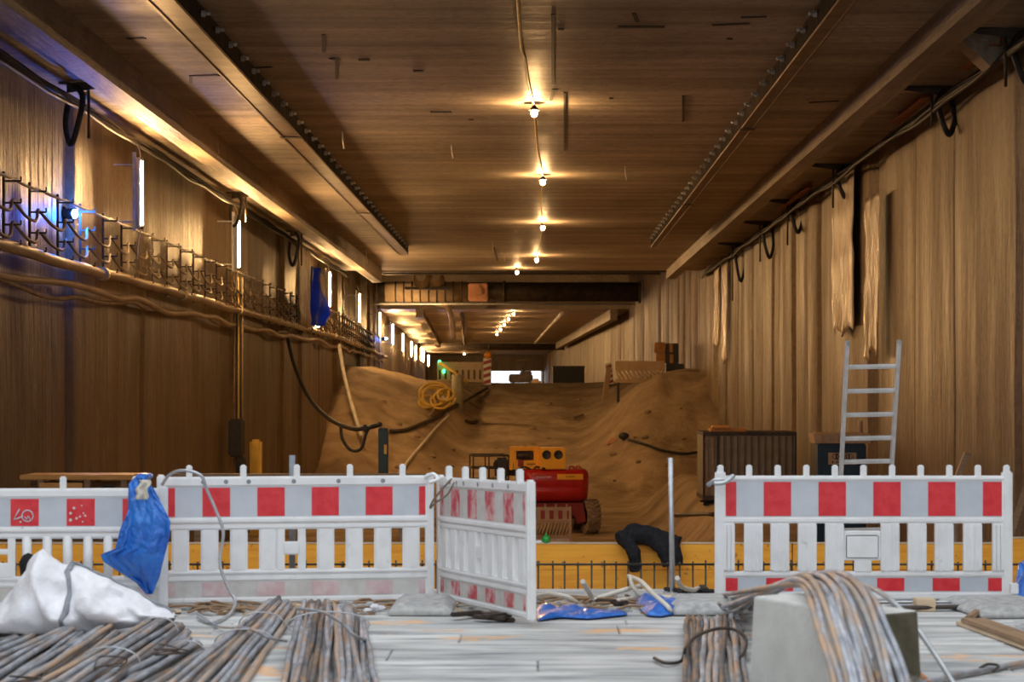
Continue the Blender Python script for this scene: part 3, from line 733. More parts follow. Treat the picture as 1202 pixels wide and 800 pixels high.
# turntable: rounded red body
bm = bmesh.new()
def rr_poly(hx, y0, y1, r, n=6):
    pts = []
    for cx, cy, a0 in ((hx - r, y0 + r, -PI / 2), (hx - r, y1 - r, 0), (-hx + r, y1 - r, PI / 2), (-hx + r, y0 + r, PI)):
        for k in range(n + 1): pts.append((cx + r * math.cos(a0 + PI / 2 * k / n), cy + r * math.sin(a0 + PI / 2 * k / n)))
    return pts
tb = MB(); lv = [(.80, .26, .93), (.84, .14, .96), (.92, .03, 1.0), (1.15, .0, 1.0), (1.17, .012, .995), (1.20, .0, 1.0), (1.50, .0, 1.0), (1.58, .03, .98), (1.63, .09, .95), (1.635, .3, .8)]
rings = []
for z, ins, _ in lv: rings.append([(x, y, z) for x, y in rr_poly(.85 - ins * .55, -1.02 + ins, .95 - ins * .6, .26)])
n = len(rings[0]); vs = [p for r in rings for p in r]
tb.add(vs, [(i * n + j, i * n + (j + 1) % n, (i + 1) * n + (j + 1) % n, (i + 1) * n + j) for i in range(len(rings) - 1) for j in range(n)], 0, True)
tb.add(rings[0], [tuple(range(n))[::-1]]); tb.add(rings[-1], [tuple(range(n))])
body = tb.build('turntable', M_LRED, t)
q = MB(); q.bbox((.02, -1.032, 1.38), (.68, -1.012, 1.52), .004)
st = q.build('sticker', M_LYEL, body)
q = MB(); txt(q, 'MAN', .24, -1.036, 1.435, .035, .22); q.build('lettering', M_INK, st)
q = MB(); txt(q, 'MANITOU', -.50, -1.026, 1.43, .035, .36); q.build('lettering', M_DIRTY, body)
for k in (-.15, .35, .52):
    MB().tube(smooth_path([(k, -.9, 1.60), (k, -.88, 1.70), (k + .10, -.88, 1.70), (k + .10, -.9, 1.60)]), .016, 6).build('lifting_eye', M_LRED, body)
# yellow boom: rear counter-arm box and open side frame
yb = MB(); yb.bbox((-.42, -1.0, 1.64), (.24, -.2, 2.19), .02); box = yb.build('boom_end_box', M_LYEL, t)
for x in (-.25, .05):
    MB().lathe([(.001, .004), (.092, .004), (.098, .012), (.112, .012), (.115, .0), (.115, -.02)], 24, Matrix.Translation((x, -1.0, 2.01)) @ Matrix.Rotation(PI / 2, 4, 'X')).build('round_opening', M_BLACK, box)
fr = MB(); y0 = -.78
fr.bbox((-1.16, y0, 2.12), (-.42, y0 + .12, 2.22), .01).bbox((-1.16, y0, 1.62), (-1.09, y0 + .12, 2.20), .01).bbox((-1.06, y0, 1.64), (-.42, y0 + .10, 1.86), .01)
fr.bbox((-1.06, y0 + .01, 1.86), (-1.0, y0 + .1, 2.12), .008).bbox((-.55, y0 + .01, 1.86), (-.42, y0 + .1, 2.12), .008)
fr.prism([(-1.14, y0 - .01, 2.18), (-1.07, y0 - .01, 2.18), (-.98, y0 - .01, 1.66), (-1.05, y0 - .01, 1.66)], (0, .05, 0))
fr.bbox((-.92, y0 + .30, 1.64), (-.42, y0 + 2.4, 2.12), .02)
boom = fr.build('boom_frame', M_LYEL, t)
MB().bbox((-1.0, y0 + .12, 1.88), (-.55, y0 + .24, 2.10), .02).cyl((-.95, y0 + .08, 1.98), (-.62, y0 + .08, 1.98), .05, 10).build('cylinder', M_DARK, boom)
q = MB(); q.bbox((-.96, y0 - .016, 1.70), (-.82, y0 + .0, 1.87), .003); q.build('sticker', M_LDRED, boom)
q = MB(); txt(q, 'MAN', -.72, y0 - .008, 1.74, .05, .2); q.build('lettering', M_INK, boom)
MB().tube(smooth_path([(-1.0, y0 - .05, 1.62), (-.8, y0 - .10, 1.70), (-.6, y0 - .08, 1.62), (-.5, y0 - .1, 1.70), (-.3, y0 - .25, 1.66)]), .025, 6).build('hydraulic_hose', M_BLACK, boom)
# basket
bk = MB(); X0, X1, Y0, Y1, Z0, Z1 = -2.08, -1.18, -.55, .65, 1.35, 1.98
for a, b in (((X0, Y0), (X1, Y0)), ((X1, Y0), (X1, Y1)), ((X1, Y1), (X0, Y1)), ((X0, Y1), (X0, Y0))):
    for z in (Z0, 1.66, Z1): bk.cyl((*a, z), (*b, z), .022 if z < Z1 else .028, 8)
for x in (X0, (X0 + X1) / 2 - .05, X1):
    for y in (Y0, Y1): bk.cyl((x, y, Z0), (x, y, Z1), .02, 8)
bk.bbox((X0, Y0, Z0 - .05), (X1, Y1, Z0), .01)
cage = bk.build('basket', M_DARK, t)
MB().bbox((-1.52, -.60, 1.40), (-1.16, -.30, 1.93), .06).bbox((-1.56, -.62, 1.66), (-1.48, -.4, 1.82), .02).build('control_box', M_BLACK, cage)
MB().bbox((-1.20, -.1, 1.45), (-.9, .1, 1.6), .02).build('basket_arm', M_DARK, t)

# --- roadwork barriers ----------------------------------------------
def barrier(label, p0, p1, style='peg4', H=.88, w_out=.05, faded=False, seed=0, tilt=0.0, dirty=False, group=None):
    """p0/p1: bottom left and right ends.  Local x runs along the panel, z up, front faces -y."""
    p0 = Vector(p0); p1 = Vector(p1); dv = p1 - p0; W = math.hypot(dv.x, dv.y)
    t = thing('roadwork_barrier', label, 'barrier', p0, math.atan2(dv.y, dv.x), group)
    t.rotation_euler[1] = -math.atan2(dv.z, W); t.rotation_euler[0] = tilt
    rr = random.Random(seed); s = H / .88; T = .028
    wh = M_DUSTP if dirty else M_WHITE
    red = M_PINK if faded else M_RED; gry = M_DUSTP if dirty else (M_DIRTY if faded else M_GREYR)
    f = MB(); pw = .075 if style == 'peg11' else .06
    for x in (0, W - pw): f.bbox((x, -T, -.01), (x + pw, T, .885 * s), .012)
    Z = dict(r0=(.0, .045), r1=(.150, .195), r1b=(.195, .232), r2=(.505, .545), r2b=(.548, .592), r3=(.80, .87)) if style != 'peg11' else dict(r0=(.0, .055), r1=(.155, .195), r2=(.525, .570), r3=(.815, .852))
    for k, (a, b) in Z.items(): f.bbox((pw * .6, -T * (.95 if 'b' in k else .8), a * s), (W - pw * .6, T * .8, b * s), .012)
    f.build('frame', wh, t)
    # bolt holes in the upper rail
    if style == 'peg4':
        k = 0; x = .16
        while x < W - .1:
            MB().cyl((x, -T * .8 - .002, .835 * s), (x, -T * .8 + .004, .835 * s), .016, 10).build('bolt_hole', M_STRAP, t) if abs(((x - .16) / .155) % 2) > .5 else None
            x += .155
    def stripes(nm, z0, z1, pitch, rw, first, mR, mG):
        m = MB(); xs_ = [pw * .8]; cols = []
        x = first; edges = []
        m.box((pw * .8, -.012, z0), (W - pw * .8, .012, z1), 1)
        while x < W - pw:
            a, b = max(x, pw), min(x + rw, W - pw)
            if b - a > .02: m.box((a, -.016, z0 + .006), (b, .016, z1 - .006), 0)
            x += pitch
        return m.build(nm, [mR, mG], t)
    if style == 'peg11':
        stripes('stripe_board', .570 * s, .815 * s, .385, .192, -.042, red, gry); stripes('lower_stripe_board', .055 * s, .155 * s, .39, .19, -.03, M_RED, M_GREYR)
        cs = [.098, .27, .456, .648, .84, 1.23, 1.42, 1.61, 1.81, 1.99]
        for i, c in enumerate(cs):
            hw = .065 if i not in (0, 9) else .04
            m = MB(); m.bbox((c - hw, -.018, .19 * s), (c + hw, .018, .53 * s), .006)
            for dx in (-hw + .012, 0, hw - .012): m.bbox((c + dx - .012, -.036, .20 * s), (c + dx + .012, -.010, .52 * s), .006)
            m.build('slat', wh, t)
        m = MB(); m.bbox((.90, -.020, .27 * s), (1.17, .014, .475 * s), .008); m.bbox((.92, -.026, .285 * s), (1.15, -.012, .445 * s), .006)
        m.bbox((.98, -.02, .19 * s), (1.10, .014, .28 * s), .006); m.build('handle_panel', wh, t)
        px = [.04 + (W - .08) * k / 10 for k in range(11)]; ph = .075
    else:
        pt_ = (.375, .188) if style != 'lean' else (.205, .10)
        if style == 'lean': red = M_LDRED
        stripes('stripe_board', .592 * s, .80 * s, *pt_, w_out, red, gry)
        stripes('lower_stripe_board', .045 * s, .150 * s, .375, .188, w_out, M_PINK if faded else M_PALE, M_DIRTY)
        nsl = int((W - .1) / (.185 if style == 'peg4' else (.075 if style == 'lean' else .13))); cs = [pw + (W - 2 * pw) * (k + .5) / nsl for k in range(nsl)]
        if style == 'peg4':
            hpos = W * .48
            for c in cs:
                if abs(c - hpos) < .12: continue
                m = MB(); m.bbox((c - .06, -.020, .22 * s), (c + .06, .022, .52 * s), .012, seg=3); m.build('slat', wh, t)
            m = MB(); m.bbox((hpos - .10, -.024, .22 * s), (hpos - .045, .02, .52 * s), .01).bbox((hpos + .045, -.024, .22 * s), (hpos + .10, .02, .52 * s), .01).bbox((hpos - .06, -.020, .33 * s), (hpos + .06, .016, .42 * s), .008)
            m.build('handle_panel', wh, t)
        else:
            for c in cs:
                if style == 'tube' and W * .30 < c < W * .47: continue
                m = MB(); q_ = .05 if style == 'lean' else 0
                m.tube([(c - q_, 0, .22 * s), (c + q_, 0, .52 * s)], .032 if style != 'lean' else .024, 12); m.build('slat', wh, t)
            if style == 'tube':
                h0, h1 = W * .31, W * .46
                m = MB(); m.bbox((h0, -.024, .22 * s), (h0 + .05, .02, .52 * s), .01).bbox((h1 - .05, -.024, .22 * s), (h1, .02, .52 * s), .01).bbox((h0, -.02, .39 * s), (h1, .016, .43 * s), .008).bbox((h0, -.02, .22 * s), (h1, .016, .33 * s), .008)
                m.build('handle_panel', wh, t)
        k = 5 if style == 'peg4' else 4
        px = [W * (.115 + .77 * i / (k - 1)) for i in range(k)]; ph = .085
    p_ = None
    for x in px:
        if p_ is None:
            p_ = MB(); p_.bbox((-.021, -.022, -.03), (.021, .022, ph), .008); p_ = p_.build('peg', wh, t); p_.location = (x, 0, (.852 if style == 'peg11' else .865) * s)
        else: copy_part(p_, t, (x, 0, (.852 if style == 'peg11' else .865) * s))
    return t
def onz(px, py, D, z): p = P(px, py, D); return (p.x, p.y, z)
# four in the foreground
B1 = barrier('white barrier at the left edge, its first red square scrawled with a faint mark', onz(-135, 700, 14.36, .012), onz(197, 700, 14.46, .012), 'tube', .82, .465, seed=1)
barrier('white barrier standing behind the rebar left of centre, with pegs and bolt holes', onz(184, 700, 14.62, .016), onz(509, 700, 14.96, .016), 'peg4', .885, -.065, seed=2)
barrier('white barrier swung open at an angle with scuffed pink stripes', (-.690, 15.08, .02), (-.030, 13.25, .055), 'peg4', .865, -.06, faded=True, seed=3)
barrier('clean white barrier on the right behind the concrete block, crisp red stripes', onz(839, 700, 14.98, .016), onz(1188, 700, 14.98, .016), 'peg11', .90, seed=4)
# small dusty one leaning by the lift
d = 49.6; a = P(622, 640, d); b = P(671, 640, d)
barrier('small dusty barrier with dark red stripes leaning before the boom lift', (a.x, d, terr(a.x, d) + .02), (b.x, d + .05, terr(b.x, d) + .02), 'lean', .90, .05, seed=5, tilt=-.10, dirty=True)
# scrawl and chips on the left barrier
def b1p(px, py):
    d = 14.41; return ((px - VX) * d / F - B1.location.x, -.019, EYE - (py - VY) * d / F - B1.location.z)
m = MB()
for q in ([(18, 608), (21, 602), (24, 597)], [(17, 609), (22, 608), (28, 605)], [(33 + 6.5 * math.cos(a), 605 + 6.5 * math.sin(a)) for a in [2 * PI * k / 16 for k in range(17)]], [(30, 606), (32, 609), (34, 605), (36, 609)]):
    m.tube([b1p(*p) for p in q], .0045, 5)
m.build('scrawl', M_GREYR, B1)
m = MB()
for px, py, r in ((87, 596, 1.6), (83, 602, 1.7), (83, 610, 1.8), (90, 608, 1.5), (94, 606, 1.2), (98, 602, 1), (100, 605, 1.2), (97, 612, 1), (96, 593, .9), (25, 612, 1.3), (27, 619, 1.5), (44, 620, 1)):
    c = Vector(b1p(px, py)); m.cyl(c + Vector((0, .004, 0)), c, r * .0058, 8)
m.build('paint_chips', M_DIRTY, B1)
def base_plate(label, c, sx, sy, h, rz=0):
    t = MB(); M = Matrix.Translation((c[0], c[1], 0)) @ Matrix.Rotation(rz, 4, 'Z')
    v = []
    hx, hy = sx / 2, sy / 2
    lo = [(-hx, -hy), (hx, -hy), (hx, hy), (-hx, hy)]; hi = [(-hx * .72, -hy * .8), (hx * .72, -hy * .8), (hx * .72, hy * .8), (-hx * .72, hy * .8)]
    t.add([M @ Vector((x, y, .006)) for x, y in lo] + [M @ Vector((x, y, h * .45)) for x, y in lo] + [M @ Vector((x, y, h)) for x, y in hi],
          [(0, 1, 2, 3)[::-1], (8, 9, 10, 11)] + [(i, (i + 1) % 4, 4 + (i + 1) % 4, 4 + i) for i in range(4)] + [(4 + i, 4 + (i + 1) % 4, 8 + (i + 1) % 4, 8 + i) for i in range(4)])
    o = t.build('barrier_base', M_RUBG); md = o.modifiers.new('bevel', 'BEVEL'); md.width = .012; md.segments = 2
    return tag(o, label, 'barrier base')
base_plate('grey rubber base between the second barrier and the swung-open barrier', P(497, 718, 14.35)[:2], .42, .80, .085)
base_plate('grey rubber base at the left end of the right barrier', P(826, 715, 14.4)[:2], .46, .80, .085)
base_plate('big grey rubber base at the right edge under the plank', P(1178, 716, 14.3)[:2], .62, 1.0, .075, .1)
base_plate('pale base slab in front of the leaning rods behind the right barrier end', P(1110, 702, 15.35)[:2], .9, .5, .05)

# --- plateau barriers and beacons -----------------------------------
def slot_board(label, p0, p1, h, lo, slant=True, nslots=11, split=.55):
    p0 = Vector(p0); p1 = Vector(p1); W = (p1 - p0).length; t = thing('slotted_barrier', label, 'barrier', p0, math.atan2(p1.y - p0.y, p1.x - p0.x))
    m = MB(); m.bbox((0, -.03, lo + h * split), (W, .03, lo + h), .01).bbox((0, -.03, lo), (W, .03, lo + h * .17), .01)
    sw = W / nslots
    for k in range(nslots + 1):
        x = k * sw; sl = h * .22 if slant else 0
        m.prism([(min(max(x + sl - sw * .3, 0), W), -.025, lo + h * .16), (min(max(x + sl + sw * .3, 0.01), W), -.025, lo + h * .16), (min(max(x - sl * .2 + sw * .3, 0.01), W), -.025, lo + h * (split + .01)), (min(max(x - sl * .2 - sw * .3, 0), W), -.025, lo + h * (split + .01))], (0, .05, 0))
    m.build('panel', M_BEIGE, t)
    for x in (.08, W - .2): MB().bbox((x, -.035, -.02), (x + .1, .035, lo + .02), .008).build('foot', M_DARK, t)
    return t
def beacon(label, p, h, w, lamp, rz=0.0, lean=0.0):
    t = thing('warning_beacon', label, 'beacon', p, rz); t.rotation_euler[1] = lean
    m = MB(); m.bbox((-w / 2, -.04, .06), (w / 2, .04, h), .015); m.build('board', M_DIRTY, t)
    k = 4; ph = (h - .1) / k
    for i in range(k):
        z = .08 + i * ph
        MB().prism([(-w * .47, -.047, z), (w * .47, -.047, z + ph * .35), (w * .47, -.047, z + ph * .88), (-w * .47, -.047, z + ph * .52)], (0, .094, 0)).build('stripe', M_LDRED, t)
    MB().bbox((-w * .9, -.2, -.03), (w * .9, .2, .07), .03).build('foot', M_DARK, t)
    if lamp:
        l = MB(); l.lathe([(.001, -.13), (.12, -.10), (.18, .0), (.12, .11), (.001, .14)], 18, Matrix.Translation((.03, -.02, h + .12)) @ Matrix.Rotation(PI / 2, 4, 'X')); l.bbox((-.08, -.08, h - .02), (.1, .06, h + .04), .02)
        l.build('lamp_head', M_ORANGE, t)
    return t
def tz(x, y): return terr(x, y)
d = hit(752, 449).y; a = P(722, 450, d); b = P(781, 446, d)
zb = min(tz(a.x, d), tz(b.x, d))
slot_board('pale slotted barrier board on top of the right soil bank', (a.x, d, zb), (b.x, d + .6, zb), .86, EYE - (449 - VY) * d / F - zb)
p = hit(717, 453); beacon('red and white striped beacon leaning at the left end of the slotted board', (p.x, p.y, p.z), 1.0, .30, False, 0, -.12)
d = 88.5; p = hit(706, 472); lb = MB(); lb.bbox((-.22, -.03, 0), (.22, .03, 1.55), .05); lb.v = [(v[0] * (.55 + .5 * math.sin(PI * min(1, max(0, v[2] / 1.6)))), v[1], v[2]) for v in lb.v]
t = lb.build('leaning_board', M_BEIGE); t.location = (p.x + .1, p.y, p.z - .05); t.rotation_euler = (0, .16, .5); tag(t, 'tall narrow board standing askew on the ramp edge, left of the striped beacon', 'board')
d = 98.5; a = P(513, 450, d); b = P(567, 450, d)
zb = min(tz(a.x, d), tz(b.x, d)); slot_board('tall pale slotted barrier board at the left top of the ramp', (a.x, d, zb), (b.x, d, zb), .96, EYE - (449 - VY) * d / F - zb, slant=False, nslots=8, split=.62)
p = P(572, 449, 96); beacon('red and white beacon with an orange lamp at the top of the ramp', (p.x, 96, tz(p.x, 96)), 1.28, .36, True)
for i, (px, py) in enumerate(((516, 424), (521, 435))):
    p = P(px, py, 98.38); tag(MB().sphere(p, .07, 10).bbox((p.x - .06, p.y - .02, p.z - .10), (p.x + .06, p.y + .09, p.z - .05), .01).build('green_light', M_GLAMP), ('upper', 'lower')[i] + ' tiny green light on the left end of the tall slotted board', 'light')

# crates, dark container, vehicle in the bright opening
t = thing('crate_stack', 'orange-brown crates strapped on a dark box on the right soil bank', 'crates', (0, 0, 0))
d = 85.4; p = P(784, 445, d); zb = tz(p.x, d); t.location = (p.x, d, zb - .03)
zz = EYE - (426 - VY) * d / F - zb; zt_ = EYE - (401 - VY) * d / F - zb
MB().bbox((-.10, -.5, 0), (.62, .5, zz), .03).build('dark_box', M_BLACK, t)
MB().bbox((-.50, -.5, zz), (-.12, .4, zz + .42), .03).bbox((-.56, -.5, zz + .44), (-.12, .4, zt_), .03).build('crate', M_CRATE, t)
MB().bbox((-.11, -.45, zz), (.40, .4, zt_ - .04), .03).build('dark_crate', M_BLACK, t)
MB().bbox((.05, -.5, zz + .02), (.20, -.4, zz + .38), .02).bbox((.03, -.5, zz + .45), (.18, -.4, zt_ - .05), .02).build('lath', M_CRATE, t)
d = 118; t = thing('container', 'low dark corrugated container on the plateau against the right wall', 'container', (0, 0, 0)); a = P(649, 450, d); b = P(686, 450, d); zb = tz(a.x, d)
t.location = (a.x, d, zb); W = b.x - a.x; hh = EYE - (430 - VY) * d / F - zb
m = MB(); m.bbox((0, 0, 0), (W, 2.2, hh), .03)
for k in range(12): m.bbox((W * (k + .2) / 12, -.04, .08), (W * (k + .7) / 12, .02, hh - .08), .01)
m.build('body', M_BLACK, t); MB().bbox((-.04, -.06, hh - .05), (W + .04, 2.25, hh + .04), .01).build('rim', M_DARK, t)
d = 150; p = P(613, 450, d); zb = tz(p.x, d); t = thing('site_vehicle', 'dark low vehicle silhouetted in the bright far opening', 'vehicle', (p.x, d, zb))
MB().bbox((-.95, 0, .35), (.75, 3.4, .95), .08).bbox((-.2, .3, .9), (.7, 2.2, 1.15), .08).build('body', M_DARK, t)
for x in (-.75, .45):
    for y in (.4, 2.7): MB().cyl((x, y, .36), (x + .22, y, .36), .36, 18).build('wheel', M_BLACK, t)
MB().tube([(.1, 1, 1.1), (.1, 1, 1.9)], .04, 6).bbox((-.5, .9, 1.88), (.5, 1.5, 1.96), .02).build('frame', M_DARK, t)
p = P(630, 449, 149); tag(MB().bbox((p.x - .4, 149, tz(p.x, 149)), (p.x + .3, 149.6, tz(p.x, 149) + .62), .15).build('sack_pile', M_BEIGE), 'small pale heap beside the vehicle in the bright far opening', 'heap')

# --- things on the soil bank ----------------------------------------
p = hit(537, 476); t = thing('concrete_pipe', 'grey-green upright pipe stub standing on the left soil bank', 'pipe', (p.x, p.y, p.z - .2))
hh = (476 - 440) * p.y / F + .2; r = 7.0 * p.y / F
m = MB(); m.lathe([(r * .8, hh - .3), (r * .8, hh), (r, hh + .01), (r, 0), (r * .9, -.02)], 22); m.build('pipe', pmat('grey_green_concrete', (.22, .20, .12), (.33, .30, .2), nscale=4, rough=.8), t)
p = hit(510, 478); t = thing('hose_coil', 'tangled coil of thick yellow hose on the left soil bank', 'hose', (p.x, p.y - .1, p.z + .03))
rr = random.Random(4)
s = p.y / F
def ring(cx, cz, r, ph, tx, col=M_YCABLE, nm='hose_loop', a0=0, a1=2 * PI, ry=.8):
    pts = []
    for k in range(25):
        a = lerp(a0, a1, k / 24); pts.append(((cx + r * math.cos(a)) * s, -.3 + .55 * math.sin(a + ph) + tx, (cz + ry * r * math.sin(a)) * s))
    MB().tube(pts, .045, 8).build(nm, col, t)
for q in ((0, 14, 17, .4, 0), (2, 12, 15, .9, .1), (-3, 10, 14, .2, .05), (14, 13, 9, 1.0, -.1), (8, 6, 11, .3, -.15), (-8, 5, 9, .5, 0), (12, 9, 12, 1.5, .2)): ring(*q)
MB().bbox((6 * s, -.4, 4 * s), (14 * s, -.1, 12 * s), .08).build('pale_rag', M_WCABLE, t)
a = hit(548, 448); tag(MB().tube([P(515, 425, 90), P(532, 436, 90), P(549, 449, 90)], .06, 8).build('yellow_pole', M_YCABLE), 'yellow pole slanting behind the grey-green pipe stub', 'pole')
def soil_line(name, label, cat, pix, r, mat, lift=.03):
    pts = [hit(*q) + Vector((0, -.05, r + lift)) for q in pix]
    return tag(MB().tube(smooth_path(pts, 5), r, 8).build(name, mat), label, cat)
soil_line('pale_hose', 'long pale hose running down the left side of the soil bank', 'hose', ((472, 555), (482, 541), (495, 525), (508, 510), (518, 498), (526, 491), (524, 488)), .055, M_WCABLE)
soil_line('black_hose', 'dark hose lying up the soil bank from the teal post to the yellow coil', 'hose', ((458, 510), (475, 508), (490, 503), (502, 498), (515, 492), (530, 482), (545, 474), (560, 465), (572, 458)), .07, M_DARK)
soil_line('pale_hose', 'short pale hose dropping from the yellow coil down the bank', 'hose', ((504, 492), (510, 484), (518, 474), (526, 466)), .06, M_CABLE)
soil_line('black_stick', 'short dark stick lying on the sand ramp, left of its middle', 'stick', ((547, 497), (553, 498), (560, 497)), .06, M_DARK)
soil_line('pale_stick', 'short pale stick lying on the sand ramp, right of its middle', 'stick', ((672, 493), (678, 491), (684, 489)), .05, M_CABLE)
soil_line('black_cable', 'black cable with a plug drooping along the right soil bank', 'cable', ((737, 518), (748, 522), (760, 526), (775, 531), (790, 534), (806, 536), (820, 533)), .05, M_BLACK)
p = hit(732, 517); tag(MB().sphere((p.x, p.y - .1, p.z + .14), .17, 12, sc=(1.15, .8, .8)).bbox((p.x - .12, p.y - .2, p.z), (p.x + .2, p.y + .1, p.z + .2), .06).build('cable_plug', M_BLACK), 'black plug lump at the left end of the right bank cable', 'plug')
p = hit(717, 521); tag(MB().prism([(p.x - .2, p.y - .1, p.z - .02), (p.x + .16, p.y - .1, p.z), (p.x + .2, p.y - .1, p.z + .2), (p.x + .02, p.y - .1, p.z + .22)], (0, .25, 0)).build('brick_piece', pmat('pink_brick', (.62, .30, .20), (.72, .40, .28), rough=.8)), 'small pink brick piece left of the black plug', 'brick')
rr = random.Random(21)
STN = None
for k in range(34):
    px, py = rr.uniform(440, 850), rr.uniform(462, 570); p = hit(px, py); r = rr.uniform(.05, .13)
    if STN is None:
        bm = bmesh.new(); bmesh.ops.create_icosphere(bm, subdivisions=2, radius=1.0)
        for v in bm.verts: v.co *= 1 + .25 * nz(v.co.x * 1.5, v.co.y * 1.5, v.co.z * 1.5)
        me = bpy.data.meshes.new('soil_clod'); bm.to_mesh(me); bm.free(); me.materials.append(M_SOIL); me.polygons.foreach_set('use_smooth', [True] * len(me.polygons))
        STN = me
    o = bpy.data.objects.new('soil_clod', STN); COL.objects.link(o); o.location = (p.x, p.y, p.z + r * .2); o.scale = (r * 1.3, r, r * .7); o.rotation_euler = (0, 0, rr.uniform(0, 6))
    tag(o, 'small brown soil clod lying loose on the sand bank', 'soil clod', 'soil clods on the sand bank')

# --- teal post, container box, toilet, timber ------------------------
d = 45; p = P(450, 502, d); zf = tz(p.x, d); t = thing('teal_post', 'dark teal square post with the black hose on its head, left of the ramp', 'post', (p.x, d, zf))
hh = p.z - zf; MB().bbox((-.10, -.10, -.02), (.10, .10, hh), .015).build('shaft', M_TEAL, t)
MB().bbox((-.26, -.16, -.02), (.26, .16, .06), .01).build('foot_plate', M_DARK, t)
MB().bbox((.02, -.106, hh - .55), (.08, -.10, hh - .35), .003).build('sticker', M_YCABLE, t)
tag(MB().tube(smooth_path([P(400, 500, 45.3), P(402, 515, 45.2), P(412, 528, 45.1), P(424, 526, 45), P(430, 508, 45), P(436, 500, 45), P(446, 498, 45)]), .035, 8).build('black_hose', M_BLACK), 'black hose loop dangling left of the teal post head', 'hose')
tag(MB().bbox(P(424, 507, 44.9) + Vector((0, 0, 0)), P(433, 498, 45.15), .04).build('hose_coupling', M_BLACK), 'black hose coupling beside the head of the teal post', 'coupling')

d = 48.0; a, b = P(826, 508, d), P(935, 508, d); zb = tz(4.6, 48.5) - .05
t = thing('site_container', 'grey corrugated metal container against the right wall', 'container', (a.x, d, zb)); W = b.x - a.x; hh = a.z - zb
Mr = Matrix.Rotation(.10, 4, 'Z')
def corr(x0, x1, y, k, ax):
    m_ = []
    for i in range(k):
        u0, u1 = lerp(x0, x1, i / k), lerp(x0, x1, (i + .55) / k); m_.append((u0, u1))
    return m_
m = MB(); m.box((0, 0, .05), (W - .03, 1.9, hh - .03), 0)
for u0, u1 in corr(.34, W - .06, 0, 11, 0): m.prism([(u0, .01, .1), (u0 + .03, -.05, .1), (u1 + .02, -.05, .1), (u1 + .05, .01, .1)], (0, 0, hh - .18))
m.build('body', M_SHEETM, t)
m = MB()
for u0, u1 in corr(.02, .30, 0, 2, 0): m.bbox((u0, -.025, .1), (u1, .02, hh - .08), .008)
m.build('door_panel', M_BEAMC, t)
MB().bbox((-.02, -.05, hh - .05), (W, 1.95, hh + .03), .01).bbox((-.02, -.05, 0), (W, 1.95, .10), .01).bbox((-.02, -.04, 0), (.03, 0, hh), .01).bbox((W - .04, -.04, 0), (W, 0, hh), .01).bbox((.29, -.045, .05), (.34, 0, hh), .01).build('edge_frame', M_DARK, t)
tag(MB().bbox((a.x + .15, d + .2, a.z + .03), (a.x + 1.0, d + .7, a.z + .10), .02).bbox((a.x + .2, d + .1, a.z + .10), (a.x + .6, d + .5, a.z + .17), .02).build('timber_offcuts', M_WOODO), 'orange timber offcuts lying on the roof of the corrugated container', 'timber')
p = hit(832, 592); tag(MB().bbox((p.x - .2, p.y - .2, p.z - .02), (p.x + .25, p.y + .2, p.z + .18), .08).sphere((p.x, p.y, p.z + .2), .14, 12, sc=(1.2, 1, .7)).build('black_bundle', M_BLACK), 'black bundle on the sand at the foot of the corrugated container', 'bundle')
soil_line('flat_board', 'dark flat board lying on the sandy floor left of the black bundle', 'board', ((792, 607), (806, 606), (838, 606)), .05, M_DARK, 0)

d = 40.0; a, b = P(960, 520, d), P(1017, 520, d); zb = tz(5.7, 40.3) - .03
t = thing('portable_toilet', 'dark blue portable toilet cabin with a beige roof behind the ladder', 'toilet cabin', (a.x, d, zb)); W = b.x - a.x; hh = a.z - zb
m = MB(); m.bbox((0, 0, 0), (W, .62, hh), .03)
m.build('cabin', M_NAVY, t)
m = MB(); m.bbox((.10, -.02, .12), (W - .10, .02, hh - .10), .015)
for k in range(3): m.bbox((.16, -.03, hh - .16 - k * .045), (W - .16, -.01, hh - .14 - k * .045), .004)
dr = m.build('door', M_NAVY, t); MB().bbox((.14, -.05, hh - 1.1), (.19, -.02, hh - .95), .006).build('handle', M_GALV, dr)
m = MB(); m.add([(-.06, -.10, hh), (W + .06, -.10, hh), (W + .06, .64, hh), (-.06, .64, hh), (-.10, -.08, hh + .17), (W + .06, -.08, hh + .17), (W + .06, .64, hh + .17), (-.10, .64, hh + .17), (0, .05, hh + .20), (W - .05, .05, hh + .20), (W - .05, .6, hh + .20), (0, .6, hh + .20)],
       [(0, 3, 2, 1), (8, 9, 10, 11)] + [(i, (i + 1) % 4, 4 + (i + 1) % 4, 4 + i) for i in range(4)] + [(4 + i, 4 + (i + 1) % 4, 8 + (i + 1) % 4, 8 + i) for i in range(4)])
for k in range(6): m.bbox((.04 + k * W / 6, -.115, hh + .02), (.07 + k * W / 6, -.085, hh + .16), .006)
m.build('roof', M_BEIGE, t); MB().cyl((W - .05, .45, hh + .1), (W - .05, .45, hh + .42), .05, 12).build('vent_pipe', M_BEIGE, t)
m = MB(); sx0, sx1, sz0, sz1 = 12 * d / F, 45 * d / F, hh - (545 - 520) * d / F, hh - (531 - 520) * d / F
m.bbox((sx0, -.035, sz0), (sx1, -.02, sz1), .003); sg = m.build('sign', M_BEIGE, dr)
q = MB(); txt(q, 'DIXI', sx0 + .14, -.042, sz0 + .11, .085, .26)
q.tube([(sx0 + .27 + .20 * math.cos(a_), -.038, sz0 + .152 + .062 * math.sin(a_)) for a_ in [2 * PI * k / 30 for k in range(31)]], .006, 5)
for k in range(10):
    if k in (1, 6): continue
    q.box((sx0 + .07 + k * .04, -.042, sz0 + .03), (sx0 + .095 + k * .04, -.036, sz0 + .065))
q.build('lettering', M_INK, sg)
